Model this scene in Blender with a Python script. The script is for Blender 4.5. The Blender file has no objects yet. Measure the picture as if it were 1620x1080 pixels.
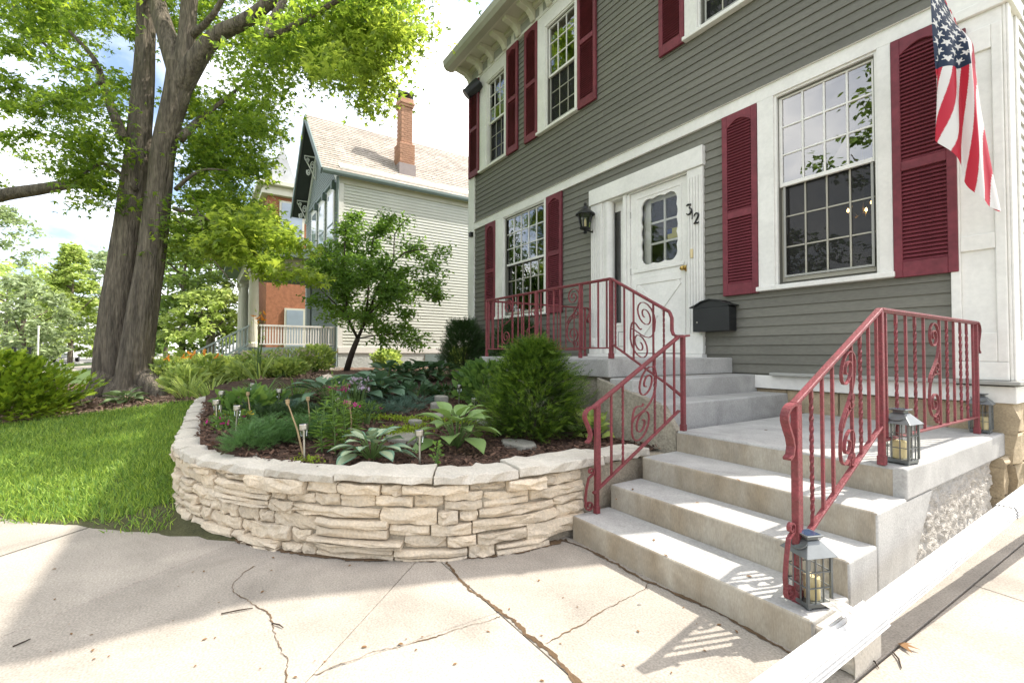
import bpy, bmesh, math, random
import numpy as np
from mathutils import Vector, Matrix, noise
random.seed(7)
SC = bpy.context.scene
COL = SC.collection
# ------------------------------------------------------------------ camera, sky, sun, exposure
FPX = 741.6
YAW, PITCH, ROLL = math.radians(33.5), math.radians(1.36), math.radians(0.13)
CAM = np.array([0.0, 0.0, 1.2])
cF = np.array([-math.cos(YAW) * math.cos(PITCH), math.sin(YAW) * math.cos(PITCH), math.sin(PITCH)])
_r = np.array([math.sin(YAW), math.cos(YAW), 0.0]); _u = np.cross(_r, cF)
cA = math.cos(ROLL) * _r + math.sin(ROLL) * _u
cB = np.cross(cA, cF)
cam_d = bpy.data.cameras.new('camera')
cam_d.sensor_width = 36.0; cam_d.lens = 36.0 * FPX / 1620.0
cam_d.clip_start = 0.05; cam_d.clip_end = 2000
cam = bpy.data.objects.new('camera', cam_d); COL.objects.link(cam)
cam.matrix_world = Matrix(((cA[0], cB[0], -cF[0], CAM[0]), (cA[1], cB[1], -cF[1], CAM[1]), (cA[2], cB[2], -cF[2], CAM[2]), (0, 0, 0, 1)))
SC.camera = cam

def at(px, py, **k):
    """the point of the place seen at a photo pixel, on the plane x= / y= / z= (metres), or at a depth d="""
    d = cF + cA * (px - 810) / FPX - cB * (py - 540) / FPX
    ax, val = list(k.items())[0]
    if ax == 'd': return CAM + d * val
    i = 'xyz'.index(ax)
    return CAM + d * (val - CAM[i]) / d[i]

SUN = np.array([0.36, 1.0, 1.51]); SUN = SUN / np.linalg.norm(SUN)
sun_d = bpy.data.lights.new('sun', 'SUN'); sun_d.energy = 3.1; sun_d.angle = math.radians(0.53); sun_d.color = (1.0, 0.945, 0.86)
sun = bpy.data.objects.new('sun', sun_d); COL.objects.link(sun)
sun.rotation_euler = Vector(SUN).to_track_quat('Z', 'Y').to_euler()
sun.location = (10, 30, 40)
W = bpy.data.worlds.new('World'); SC.world = W; W.use_nodes = True
nt = W.node_tree; nt.nodes.clear()
def N(t, **k):
    n = nt.nodes.new(t)
    for a, b in k.items(): setattr(n, a, b)
    return n
sky = N('ShaderNodeTexSky', sky_type='NISHITA'); sky.sun_disc = False
sky.sun_elevation = math.asin(SUN[2]); sky.sun_rotation = math.atan2(SUN[0], SUN[1])
sky.air_density = 1.0; sky.dust_density = 3.5; sky.ozone_density = 1.0; sky.altitude = 100
bg = N('ShaderNodeBackground'); bg.inputs['Strength'].default_value = 0.14
out = N('ShaderNodeOutputWorld')
tc = N('ShaderNodeTexCoord'); sep = N('ShaderNodeSeparateXYZ'); nt.links.new(tc.outputs['Generated'], sep.inputs[0])
zz = N('ShaderNodeMath', operation='ADD'); zz.inputs[1].default_value = 0.25; nt.links.new(sep.outputs['Z'], zz.inputs[0])
zm = N('ShaderNodeMath', operation='MAXIMUM'); zm.inputs[1].default_value = 0.05; nt.links.new(zz.outputs[0], zm.inputs[0])
dv = N('ShaderNodeVectorMath', operation='DIVIDE')
cmb = N('ShaderNodeCombineXYZ'); 
for i in range(3): nt.links.new(zm.outputs[0], cmb.inputs[i])
nt.links.new(tc.outputs['Generated'], dv.inputs[0]); nt.links.new(cmb.outputs[0], dv.inputs[1])
mp = N('ShaderNodeMapping'); mp.inputs['Scale'].default_value = (1, 1, 0.0); mp.inputs['Location'].default_value = (3.1, 0.7, 0)
nt.links.new(dv.outputs[0], mp.inputs['Vector'])
nz = N('ShaderNodeTexNoise'); nz.inputs['Scale'].default_value = 1.15; nz.inputs['Detail'].default_value = 7; nz.inputs['Roughness'].default_value = 0.55
nt.links.new(mp.outputs[0], nz.inputs['Vector'])
rp = N('ShaderNodeValToRGB'); rp.color_ramp.elements[0].position = 0.40; rp.color_ramp.elements[1].position = 0.64
nt.links.new(nz.outputs['Fac'], rp.inputs[0])
mx = N('ShaderNodeMix', data_type='RGBA'); mx.inputs['B'].default_value = (8.6, 8.5, 8.4, 1)
nt.links.new(rp.outputs[0], mx.inputs['Factor']); nt.links.new(sky.outputs[0], mx.inputs['A'])
nt.links.new(mx.outputs['Result'], bg.inputs['Color']); nt.links.new(bg.outputs[0], out.inputs[0])
SC.view_settings.view_transform = 'Standard'; SC.view_settings.look = 'None'
SC.view_settings.exposure = 1.36; SC.view_settings.gamma = 1.0; SC.view_settings.use_curve_mapping = False
SC.render.engine = 'CYCLES'
SC.cycles.max_bounces = 8; SC.cycles.transparent_max_bounces = 12; SC.cycles.use_denoising = True
SC.cycles.diffuse_bounces = 4; SC.cycles.glossy_bounces = 3; SC.cycles.transmission_bounces = 4

# ------------------------------------------------------------------ materials
MT = {}
def mat(name, col, rough=0.6, var=0.12, scale=3.0, col2=None, bump=0.0, bscale=40.0, metal=0.0, spec=0.4, rnd=0.08, fine=0.0, stretch=None, coat=0.0, fscale=90.0, island=0.0, detail=6.0, bdist=0.02, stain=0.0, sscale=0.7):
    if name in MT: return MT[name]
    m = bpy.data.materials.new(name); m.use_nodes = True; t = m.node_tree; b = t.nodes['Principled BSDF']
    L = t.links.new
    def n(tp, **k):
        x = t.nodes.new(tp)
        for a, c in k.items(): setattr(x, a, c)
        return x
    b.inputs['Roughness'].default_value = rough; b.inputs['Metallic'].default_value = metal
    b.inputs['Specular IOR Level'].default_value = spec
    if coat: b.inputs['Coat Weight'].default_value = coat
    tcn = n('ShaderNodeTexCoord'); vec = tcn.outputs['Object']
    if stretch:
        mpn = n('ShaderNodeMapping'); mpn.inputs['Scale'].default_value = stretch; L(vec, mpn.inputs[0]); vec = mpn.outputs[0]
    c2 = col2 if col2 else tuple(c * (1 - 2 * var) for c in col)
    ns = n('ShaderNodeTexNoise'); ns.inputs['Scale'].default_value = scale; ns.inputs['Detail'].default_value = detail; ns.inputs['Roughness'].default_value = 0.6
    L(vec, ns.inputs['Vector'])
    r = n('ShaderNodeValToRGB'); r.color_ramp.elements[0].position = 0.32; r.color_ramp.elements[1].position = 0.68
    r.color_ramp.elements[0].color = (*col, 1); r.color_ramp.elements[1].color = (*c2, 1)
    L(ns.outputs['Fac'], r.inputs[0]); c = r.outputs[0]
    val = None
    def mul(col_socket, val_socket):
        mm = n('ShaderNodeMix', data_type='RGBA', blend_type='MULTIPLY'); mm.inputs['Factor'].default_value = 1.0
        L(col_socket, mm.inputs['A']); L(val_socket, mm.inputs['B']); return mm.outputs['Result']
    if fine:
        nf = n('ShaderNodeTexNoise'); nf.inputs['Scale'].default_value = fscale; nf.inputs['Detail'].default_value = 3
        L(vec, nf.inputs['Vector']); mr = n('ShaderNodeMapRange'); mr.inputs['From Min'].default_value = 0.3; mr.inputs['From Max'].default_value = 0.7
        mr.inputs['To Min'].default_value = 1 - fine; mr.inputs['To Max'].default_value = 1 + fine
        L(nf.outputs['Fac'], mr.inputs['Value']); c = mul(c, mr.outputs['Result'])
    if stain:
        nq = n('ShaderNodeTexNoise'); nq.inputs['Scale'].default_value = sscale; nq.inputs['Detail'].default_value = 9; nq.inputs['Roughness'].default_value = 0.68; nq.inputs['Distortion'].default_value = 0.6
        L(tcn.outputs['Object'], nq.inputs['Vector']); mr = n('ShaderNodeMapRange'); mr.inputs['From Min'].default_value = 0.36; mr.inputs['From Max'].default_value = 0.58
        mr.inputs['To Min'].default_value = 1 - stain; mr.inputs['To Max'].default_value = 1.0; L(nq.outputs['Fac'], mr.inputs['Value']); c = mul(c, mr.outputs['Result'])
    if rnd:
        oi = n('ShaderNodeObjectInfo'); mr = n('ShaderNodeMapRange'); mr.inputs['To Min'].default_value = 1 - rnd; mr.inputs['To Max'].default_value = 1 + rnd
        L(oi.outputs['Random'], mr.inputs['Value']); c = mul(c, mr.outputs['Result'])
    if island:
        g = n('ShaderNodeNewGeometry'); mr = n('ShaderNodeMapRange'); mr.inputs['To Min'].default_value = 1 - island; mr.inputs['To Max'].default_value = 1 + island
        L(g.outputs['Random Per Island'], mr.inputs['Value']); c = mul(c, mr.outputs['Result'])
    L(c, b.inputs['Base Color'])
    if bump:
        nb = n('ShaderNodeTexNoise'); nb.inputs['Scale'].default_value = bscale; nb.inputs['Detail'].default_value = 5; L(vec, nb.inputs['Vector'])
        bp = n('ShaderNodeBump'); bp.inputs['Strength'].default_value = bump; bp.inputs['Distance'].default_value = bdist
        L(nb.outputs['Fac'], bp.inputs['Height']); L(bp.outputs[0], b.inputs['Normal'])
    MT[name] = m; return m

def leafmat(name, col, trans, island=0.35, rough=0.5, tw=0.5, hue=0.0):
    if name in MT: return MT[name]
    m = bpy.data.materials.new(name); m.use_nodes = True; t = m.node_tree; t.nodes.clear(); L = t.links.new
    o = t.nodes.new('ShaderNodeOutputMaterial'); d = t.nodes.new('ShaderNodeBsdfPrincipled'); tr = t.nodes.new('ShaderNodeBsdfTranslucent')
    d.inputs['Roughness'].default_value = rough; d.inputs['Specular IOR Level'].default_value = 0.35
    mxs = t.nodes.new('ShaderNodeMixShader'); mxs.inputs[0].default_value = tw
    g = t.nodes.new('ShaderNodeNewGeometry'); mr = t.nodes.new('ShaderNodeMapRange'); mr.inputs['To Min'].default_value = 1 - island; mr.inputs['To Max'].default_value = 1 + island
    L(g.outputs['Random Per Island'], mr.inputs['Value'])
    for c, sh in ((col, d.inputs['Base Color']), (trans, tr.inputs['Color'])):
        hs = t.nodes.new('ShaderNodeHueSaturation'); hs.inputs['Color'].default_value = (*c, 1)
        L(mr.outputs['Result'], hs.inputs['Value'])
        if hue:
            m2 = t.nodes.new('ShaderNodeMapRange'); m2.inputs['To Min'].default_value = 0.5 + hue; m2.inputs['To Max'].default_value = 0.5 - hue
            L(g.outputs['Random Per Island'], m2.inputs['Value']); L(m2.outputs['Result'], hs.inputs['Hue'])
        L(hs.outputs[0], sh)
    L(d.outputs[0], mxs.inputs[1]); L(tr.outputs[0], mxs.inputs[2]); L(mxs.outputs[0], o.inputs[0])
    MT[name] = m; return m

def glassmat(name, ior=1.9, tint=(0.9, 0.93, 0.92), rough=0.0, add=0.0):
    m = bpy.data.materials.new(name); m.use_nodes = True; t = m.node_tree; t.nodes.clear(); L = t.links.new
    o = t.nodes.new('ShaderNodeOutputMaterial'); tr = t.nodes.new('ShaderNodeBsdfTransparent'); tr.inputs[0].default_value = (*tint, 1)
    gl = t.nodes.new('ShaderNodeBsdfGlossy'); gl.inputs['Roughness'].default_value = rough
    fr = t.nodes.new('ShaderNodeFresnel'); fr.inputs[0].default_value = ior
    ad = t.nodes.new('ShaderNodeMath'); ad.operation = 'ADD'; ad.use_clamp = True; ad.inputs[1].default_value = add; L(fr.outputs[0], ad.inputs[0])
    mxs = t.nodes.new('ShaderNodeMixShader'); L(ad.outputs[0], mxs.inputs[0]); L(tr.outputs[0], mxs.inputs[1]); L(gl.outputs[0], mxs.inputs[2]); L(mxs.outputs[0], o.inputs[0])
    MT[name] = m; return m

def screenmat(name, dens=0.55, col=(0.03, 0.03, 0.03)):
    m = bpy.data.materials.new(name); m.use_nodes = True; t = m.node_tree; t.nodes.clear(); L = t.links.new
    o = t.nodes.new('ShaderNodeOutputMaterial'); tr = t.nodes.new('ShaderNodeBsdfTransparent'); df = t.nodes.new('ShaderNodeBsdfDiffuse'); df.inputs[0].default_value = (*col, 1)
    mxs = t.nodes.new('ShaderNodeMixShader'); mxs.inputs[0].default_value = dens; L(tr.outputs[0], mxs.inputs[1]); L(df.outputs[0], mxs.inputs[2]); L(mxs.outputs[0], o.inputs[0])
    MT[name] = m; return m

def emit(name, col, s):
    m = bpy.data.materials.new(name); m.use_nodes = True; b = m.node_tree.nodes['Principled BSDF']
    b.inputs['Base Color'].default_value = (*col, 1); b.inputs['Emission Color'].default_value = (*col, 1); b.inputs['Emission Strength'].default_value = s
    MT[name] = m; return m

siding = mat('siding_paint', (0.168, 0.163, 0.135), 0.75, 0.1, 1.2, rnd=0.09, fine=0.10, fscale=60, stretch=(0.35, 1, 1))
white = mat('white_paint', (0.80, 0.785, 0.735), 0.55, 0.05, 1.6, rnd=0.02, fine=0.04, fscale=30, stain=0.09, sscale=2.4)
greywhite = mat('grey_trim_paint', (0.34, 0.34, 0.31), 0.6, 0.06, 2)
beige = mat('beige_gutter_paint', (0.42, 0.40, 0.33), 0.5, 0.08, 2)
maroon = mat('maroon_paint', (0.195, 0.036, 0.050), 0.65, 0.16, 3.5, rnd=0.06, fine=0.16, fscale=25)
railred = mat('faded_red_rail_paint', (0.21, 0.038, 0.048), 0.46, 0.22, 14, col2=(0.15, 0.035, 0.036), bump=0.3, bscale=120, fine=0.22, fscale=70)
blackmetal = mat('black_metal', (0.012, 0.013, 0.014), 0.45, 0.2, 6, spec=0.5)
concrete = mat('step_concrete', (0.44, 0.432, 0.408), 0.85, 0.09, 2.2, bump=0.12, bscale=160, fine=0.14, rnd=0.02, stain=0.22, sscale=2.6)
riserstain = mat('stained_concrete', (0.31, 0.25, 0.17), 0.9, 0.12, 1.9, col2=(0.44, 0.405, 0.335), bump=0.15, bscale=120, fine=0.12, stretch=(2.2, 1, 0.5), stain=0.25, sscale=3.5)
pebble = mat('pebbled_concrete', (0.40, 0.36, 0.28), 0.95, 0.2, 3, bump=0.5, bscale=90, fine=0.25, fscale=55)
roughcast = mat('roughcast_concrete', (0.52, 0.49, 0.44), 0.95, 0.1, 5, bump=0.6, bscale=60, fine=0.12, fscale=50)
drive = mat('driveway_concrete', (0.385, 0.345, 0.292), 0.9, 0.10, 2.3, bump=0.15, bscale=160, fine=0.24, fscale=110, rnd=0.05, detail=10, stain=0.24, sscale=1.3)
dirt = mat('crack_dirt', (0.15, 0.095, 0.05), 1.0, 0.25, 9, bump=0.5, bscale=60)
limestone = mat('limestone', (0.67, 0.555, 0.405), 0.9, 0.14, 6, col2=(0.55, 0.475, 0.37), bump=0.55, bscale=75, fine=0.12, rnd=0.12, fscale=60)
capstone = mat('limestone_cap', (0.58, 0.535, 0.455), 0.9, 0.1, 4, bump=0.3, bscale=55, fine=0.12, rnd=0.06)
mortar = mat('mortar', (0.36, 0.31, 0.235), 1.0, 0.12, 8, bump=0.4, bscale=60, fine=0.2)
foundst = mat('foundation_stone', (0.44, 0.355, 0.235), 0.95, 0.2, 3, bump=0.4, bscale=40, fine=0.15, rnd=0.15)
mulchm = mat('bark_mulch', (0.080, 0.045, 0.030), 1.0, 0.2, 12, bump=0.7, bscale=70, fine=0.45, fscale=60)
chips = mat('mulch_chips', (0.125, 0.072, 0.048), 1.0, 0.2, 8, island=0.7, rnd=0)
mulch2 = mat('sun_tinted_mulch', (0.17, 0.105, 0.075), 1.0, 0.2, 10, bump=0.6, bscale=50, fine=0.4, fscale=45)  # paler copy of bark_mulch, sunlight put into the colour
chips2 = mat('sunlit_mulch_chips', (0.30, 0.20, 0.145), 1.0, 0.2, 8, island=0.6, rnd=0)  # mulch_chips made paler: the sun on them is in the colour
soilm = mat('lawn_soil', (0.085, 0.085, 0.035), 1.0, 0.2, 6, bump=0.5, bscale=50, fine=0.3)
fargrass = mat('far_grass', (0.075, 0.125, 0.025), 1.0, 0.2, 2, fine=0.3, fscale=30)
asphalt = mat('street_asphalt', (0.22, 0.21, 0.20), 0.9, 0.1, 2, fine=0.1)
bark = mat('maple_bark', (0.215, 0.18, 0.135), 1.0, 0.2, 5.0, col2=(0.075, 0.062, 0.048), bump=0.8, bscale=11, fine=0.35, fscale=24, stretch=(2.2, 2.2, 0.30), bdist=0.09)
twig = mat('twig_bark', (0.06, 0.045, 0.034), 1.0, 0.2, 9)
nwall = mat('pale_green_siding', (0.60, 0.61, 0.55), 0.7, 0.05, 1)
ngrey = mat('grey_green_trim', (0.175, 0.225, 0.215), 0.6, 0.06, 2)
ncream = mat('cream_trim', (0.60, 0.58, 0.47), 0.6, 0.05, 2)
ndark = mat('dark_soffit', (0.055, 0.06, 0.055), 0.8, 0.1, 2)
shingle = mat('tan_shingles', (0.38, 0.335, 0.29), 0.95, 0.14, 1.1, bump=0.4, bscale=30, fine=0.2, fscale=12, island=0.12)
brickm = mat('orange_brick', (0.40, 0.165, 0.085), 0.9, 0.18, 6, rnd=0.15, fine=0.15, fscale=30)
brickpale = mat('salmon_brick', (0.46, 0.255, 0.165), 0.9, 0.12, 4, rnd=0.12, fine=0.1, fscale=40)
flash = mat('roof_flashing', (0.30, 0.25, 0.24), 0.6, 0.1, 3)
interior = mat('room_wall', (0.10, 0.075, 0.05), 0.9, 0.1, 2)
glass = glassmat('window_glass', 2.0, add=0.16)
lglass = glassmat('lantern_glass', 1.45, (0.96, 0.97, 0.96))
screen = screenmat('insect_screen', 0.72)
steel = mat('brushed_steel', (0.50, 0.48, 0.44), 0.28, 0.08, 20, metal=1.0)
greymetal = mat('weathered_zinc', (0.20, 0.215, 0.215), 0.45, 0.15, 8, metal=0.6)
wax = mat('candle_wax', (0.80, 0.66, 0.36), 0.5, 0.04, 5)
brass = mat('brass', (0.55, 0.38, 0.12), 0.3, 0.1, 12, metal=1.0)
solar = mat('solar_cell', (0.03, 0.05, 0.10), 0.15, 0.1, 20, spec=0.9)
vinylw = mat('white_vinyl', (0.60, 0.59, 0.56), 0.5, 0.06, 4, fine=0.06, stain=0.22, sscale=5)
drystem = mat('dry_stalk', (0.42, 0.31, 0.17), 0.9, 0.15, 9)
stemg = mat('green_stem', (0.10, 0.17, 0.04), 0.7, 0.15, 9)
pathst = mat('stepping_stone', (0.30, 0.285, 0.24), 0.95, 0.15, 4, bump=0.4, bscale=40, fine=0.15)
# foliage
L_maple = leafmat('maple_leaf', (0.090, 0.155, 0.024), (0.36, 0.52, 0.05), 0.42, hue=0.02, tw=0.52)
L_maple_y = leafmat('young_maple_leaf', (0.13, 0.20, 0.03), (0.46, 0.58, 0.07), 0.25, hue=0.012, tw=0.6)
L_dark = leafmat('small_tree_leaf', (0.075, 0.145, 0.024), (0.25, 0.42, 0.05), 0.35, tw=0.4)
L_yew = leafmat('yew_needles', (0.062, 0.125, 0.020), (0.13, 0.23, 0.02), 0.5, tw=0.3, hue=0.02)
L_yewd = leafmat('dark_yew_needles', (0.036, 0.075, 0.020), (0.05, 0.09, 0.02), 0.4, tw=0.3)
L_jun = leafmat('juniper_sprays', (0.105, 0.215, 0.065), (0.13, 0.25, 0.06), 0.4, tw=0.3)
L_blue = leafmat('blue_juniper_sprays', (0.075, 0.140, 0.095), (0.08, 0.14, 0.09), 0.35, tw=0.25)
L_lime = leafmat('creeping_lime_leaves', (0.22, 0.30, 0.02), (0.35, 0.45, 0.03), 0.3, tw=0.35)
L_hosta = leafmat('hosta_leaf', (0.22, 0.335, 0.11), (0.30, 0.44, 0.1), 0.0, rough=0.4, tw=0.25)
L_hbl = leafmat('hosta_blue_margin', (0.175, 0.30, 0.20), (0.18, 0.3, 0.16), 0.0, rough=0.4, tw=0.2)
L_hye = leafmat('hosta_cream_centre', (0.40, 0.48, 0.30), (0.40, 0.5, 0.28), 0.0, rough=0.4, tw=0.2)
L_hdk = leafmat('hosta_deep_leaf', (0.062, 0.120, 0.055), (0.10, 0.19, 0.07), 0.25, rough=0.4, tw=0.25)
L_perl = leafmat('perennial_leaf', (0.105, 0.195, 0.05), (0.25, 0.40, 0.07), 0.35, tw=0.4, hue=0.015)
L_sun = leafmat('sun_tinted_perennial_leaf', (0.36, 0.46, 0.14), (0.56, 0.68, 0.16), 0.35, tw=0.45, hue=0.02)  # much paler than perennial_leaf, sunlight painted into the leaf colour
L_lily = leafmat('lily_leaf', (0.18, 0.31, 0.06), (0.28, 0.44, 0.07), 0.25, tw=0.35)
L_arb = leafmat('arborvitae_sprays', (0.22, 0.33, 0.03), (0.34, 0.46, 0.03), 0.4, tw=0.3, hue=0.015)
L_bg1 = leafmat('far_leaf_light', (0.38, 0.47, 0.13), (0.55, 0.66, 0.16), 0.35, tw=0.4)
L_bg2 = leafmat('far_leaf_mid', (0.13, 0.20, 0.05), (0.28, 0.40, 0.07), 0.4, tw=0.4)
L_bg3 = leafmat('far_leaf_grey', (0.29, 0.36, 0.19), (0.40, 0.49, 0.20), 0.4, tw=0.35)
L_grass = leafmat('grass_blade', (0.21, 0.335, 0.06), (0.38, 0.54, 0.07), 0.5, tw=0.35, hue=0.03)
P_mag = leafmat('magenta_petal', (0.50, 0.015, 0.22), (0.5, 0.02, 0.25), 0.15, tw=0.3)
P_org = leafmat('orange_petal', (0.80, 0.30, 0.04), (0.8, 0.35, 0.05), 0.15, tw=0.35)
P_yel = leafmat('yellow_petal', (0.80, 0.58, 0.03), (0.8, 0.6, 0.05), 0.1, tw=0.3)
L_yewt = leafmat('yew_new_growth', (0.17, 0.27, 0.03), (0.25, 0.38, 0.03), 0.3, tw=0.35)
P_pink = leafmat('pale_pink_petal', (0.66, 0.56, 0.46), (0.6, 0.5, 0.42), 0.12, tw=0.35)
P_lil = leafmat('lilac_petal', (0.55, 0.45, 0.55), (0.5, 0.4, 0.5), 0.2, tw=0.3)
P_dk = leafmat('dark_purple_petal', (0.09, 0.015, 0.08), (0.1, 0.02, 0.1), 0.15, tw=0.2)

# ------------------------------------------------------------------ object helpers
ORG = {}
def thing(name, label, cat, loc=(0, 0, 0), rotz=0.0, group=None):
    o = bpy.data.objects.new(name, None); COL.objects.link(o); o.empty_display_size = 0.1
    o.location = loc; o.rotation_euler = (0, 0, rotz); o['label'] = label; o['category'] = cat
    if group: o['group'] = group
    ORG[o] = np.array(loc, float); return o
def tag(o, label, cat, group=None):
    o['label'] = label; o['category'] = cat
    if group: o['group'] = group
    return o
def struct(o): o['kind'] = 'structure'; return o
def stuff(o): o['kind'] = 'stuff'; return o
def link(name, me, parent=None, smooth=False):
    o = bpy.data.objects.new(name, me); COL.objects.link(o)
    if parent is not None: o.parent = parent; ORG[o] = ORG[parent]
    else: ORG[o] = np.zeros(3)
    if smooth: me.polygons.foreach_set('use_smooth', [True] * len(me.polygons))
    return o
def kids(o): return [c for c in bpy.data.objects if c.parent == o]
def dup(root, loc, rotz, label=None, group=None, kidmap=None):
    r = root.copy(); COL.objects.link(r); r.location = loc; r.rotation_euler = (0, 0, rotz); ORG[r] = np.array(loc, float)
    if label: r['label'] = label
    if group: r['group'] = group
    for ch in list(root.children):
        c = ch.copy(); COL.objects.link(c); c.parent = r
        for g in list(ch.children):
            d = g.copy(); COL.objects.link(d); d.parent = c
    return r

class MB:
    def __init__(s): s.v = []; s.f = []; s.m = []
    def add(s, v, f, mi=0):
        b = len(s.v); s.v += [tuple(map(float, p)) for p in v]; s.f += [tuple(b + i for i in q) for q in f]; s.m += [mi] * len(f); return s
    def box(s, x0, x1, y0, y1, z0, z1, mi=0):
        v = [(x0, y0, z0), (x1, y0, z0), (x1, y1, z0), (x0, y1, z0), (x0, y0, z1), (x1, y0, z1), (x1, y1, z1), (x0, y1, z1)]
        return s.add(v, [(0, 3, 2, 1), (4, 5, 6, 7), (0, 1, 5, 4), (1, 2, 6, 5), (2, 3, 7, 6), (3, 0, 4, 7)], mi)
    def bar(s, a, b, w, h=None, up=(0, 0, 1), mi=0):
        a = np.array(a, float); b = np.array(b, float); h = h or w
        d = b - a; d = d / np.linalg.norm(d); u = np.array(up, float)
        sd = np.cross(d, u); 
        if np.linalg.norm(sd) < 1e-5: sd = np.cross(d, (1, 0, 0))
        sd /= np.linalg.norm(sd); u = np.cross(sd, d)
        v = [p + sd * i * w / 2 + u * j * h / 2 for p in (a, b) for i, j in ((-1, -1), (1, -1), (1, 1), (-1, 1))]
        return s.add(v, [(0, 1, 2, 3), (7, 6, 5, 4), (0, 4, 5, 1), (1, 5, 6, 2), (2, 6, 7, 3), (3, 7, 4, 0)], mi)
    def prism(s, poly, ext, axis='x', mi=0):
        """poly in the two other axes (in order), extruded ext=(a,b) along axis"""
        n = len(poly)
        def P(p, e):
            return (e, p[0], p[1]) if axis == 'x' else ((p[0], e, p[1]) if axis == 'y' else (p[0], p[1], e))
        v = [P(p, ext[0]) for p in poly] + [P(p, ext[1]) for p in poly]
        f = [tuple(range(n)), tuple(range(2 * n - 1, n - 1, -1))] + [(i, i + n, (i + 1) % n + n, (i + 1) % n) for i in range(n)]
        return s.add(v, f, mi)
    def tube(s, pts, r, n=8, cap=True, mi=0, flat=None):
        pts = [np.array(p, float) for p in pts]; k = len(pts)
        rs = r if hasattr(r, '__len__') else [r] * k
        prev = None; rings = []
        for i, p in enumerate(pts):
            d = pts[min(i + 1, k - 1)] - pts[max(i - 1, 0)]; d = d / (np.linalg.norm(d) + 1e-12)
            if prev is None:
                a = np.cross(d, (0, 0, 1)); 
                if np.linalg.norm(a) < 1e-3: a = np.cross(d, (0, 1, 0)) if abs(d[1]) < .9 else np.cross(d, (1, 0, 0))
            else: a = prev - d * (prev @ d)
            a = a / (np.linalg.norm(a) + 1e-12); b = np.cross(d, a); prev = a
            rings.append([p + rs[i] * (math.cos(2 * math.pi * j / n) * a + math.sin(2 * math.pi * j / n) * b) for j in range(n)])
        v = [q for R in rings for q in R]
        f = [(i * n + j, i * n + (j + 1) % n, (i + 1) * n + (j + 1) % n, (i + 1) * n + j) for i in range(k - 1) for j in range(n)]
        if cap: f += [tuple(range(n - 1, -1, -1)), tuple((k - 1) * n + j for j in range(n))]
        return s.add(v, f, mi)
    def strap(s, pts, wvec, t, mi=0):
        """flat bar: path pts, width vector wvec (full width), thickness t perpendicular to both"""
        pts = [np.array(p, float) for p in pts]; k = len(pts); w = np.array(wvec, float); wl = w / np.linalg.norm(w)
        v = []
        for i, p in enumerate(pts):
            d = pts[min(i + 1, k - 1)] - pts[max(i - 1, 0)]; d = d / (np.linalg.norm(d) + 1e-12)
            nrm = np.cross(d, wl); nrm = nrm / (np.linalg.norm(nrm) + 1e-12)
            v += [p - w / 2 - nrm * t / 2, p + w / 2 - nrm * t / 2, p + w / 2 + nrm * t / 2, p - w / 2 + nrm * t / 2]
        f = [(i * 4 + j, i * 4 + (j + 1) % 4, i * 4 + 4 + (j + 1) % 4, i * 4 + 4 + j) for i in range(k - 1) for j in range(4)]
        f += [(3, 2, 1, 0), tuple(4 * k - 4 + j for j in range(4))]
        return s.add(v, f, mi)
    def lathe(s, prof, c=(0, 0, 0), n=16, mi=0):
        k = len(prof); v = [(c[0] + r * math.cos(2 * math.pi * j / n), c[1] + r * math.sin(2 * math.pi * j / n), c[2] + z) for r, z in prof for j in range(n)]
        f = [(i * n + j, i * n + (j + 1) % n, (i + 1) * n + (j + 1) % n, (i + 1) * n + j) for i in range(k - 1) for j in range(n)]
        f += [tuple(range(n - 1, -1, -1)), tuple((k - 1) * n + j for j in range(n))]
        return s.add(v, f, mi)
    def build(s, name, mats, parent=None, smooth=False, bevel=0.0, seg=2):
        me = bpy.data.meshes.new(name)
        o0 = ORG[parent] if parent is not None else np.zeros(3)
        me.from_pydata([(x - o0[0], y - o0[1], z - o0[2]) for x, y, z in s.v], [], s.f)
        for m in (mats if isinstance(mats, (list, tuple)) else [mats]): me.materials.append(m)
        if any(s.m): me.polygons.foreach_set('material_index', s.m)
        me.update()
        o = link(name, me, parent, smooth)
        if bevel:
            b = o.modifiers.new('bevel', 'BEVEL'); b.width = bevel; b.segments = seg; b.limit_method = 'ANGLE'; b.angle_limit = math.radians(40)
        return o

def npmesh(name, V, F, mats, parent=None, smooth=False, mi=None):
    """V (n,3), F (m,k) arrays"""
    me = bpy.data.meshes.new(name); n = len(V); m, k = F.shape
    o0 = ORG[parent] if parent is not None else np.zeros(3)
    me.vertices.add(n); me.vertices.foreach_set('co', (V - o0).astype(np.float32).ravel())
    me.loops.add(m * k); me.loops.foreach_set('vertex_index', F.astype(np.int32).ravel())
    me.polygons.add(m); me.polygons.foreach_set('loop_start', np.arange(0, m * k, k, dtype=np.int32))
    try: me.polygons.foreach_set('loop_total', np.full(m, k, np.int32))
    except Exception: pass
    for q in (mats if isinstance(mats, (list, tuple)) else [mats]): me.materials.append(q)
    if mi is not None: me.polygons.foreach_set('material_index', mi.astype(np.int32))
    me.update(calc_edges=True); 
    return link(name, me, parent, smooth)

def unit(a): return a / (np.linalg.norm(a, axis=-1, keepdims=True) + 1e-9)
def orient(along, nrm):
    al = unit(along); sd = unit(np.cross(al, nrm)); nm = np.cross(sd, al)
    return np.stack([sd, al, nm], axis=-1)          # columns: x side, y along, z normal
def scatter(T, F, P, R, S):
    n = len(P); k = len(T)
    V = P[:, None, :] + np.einsum('nij,kj->nki', R, T) * np.asarray(S).reshape(n, 1, 1)
    FF = (F[None] + (np.arange(n) * k)[:, None, None]).reshape(-1, F.shape[1])
    return V.reshape(-1, 3), FF
def tmpl(v, f): return np.array(v, float), np.array(f, int)
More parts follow.
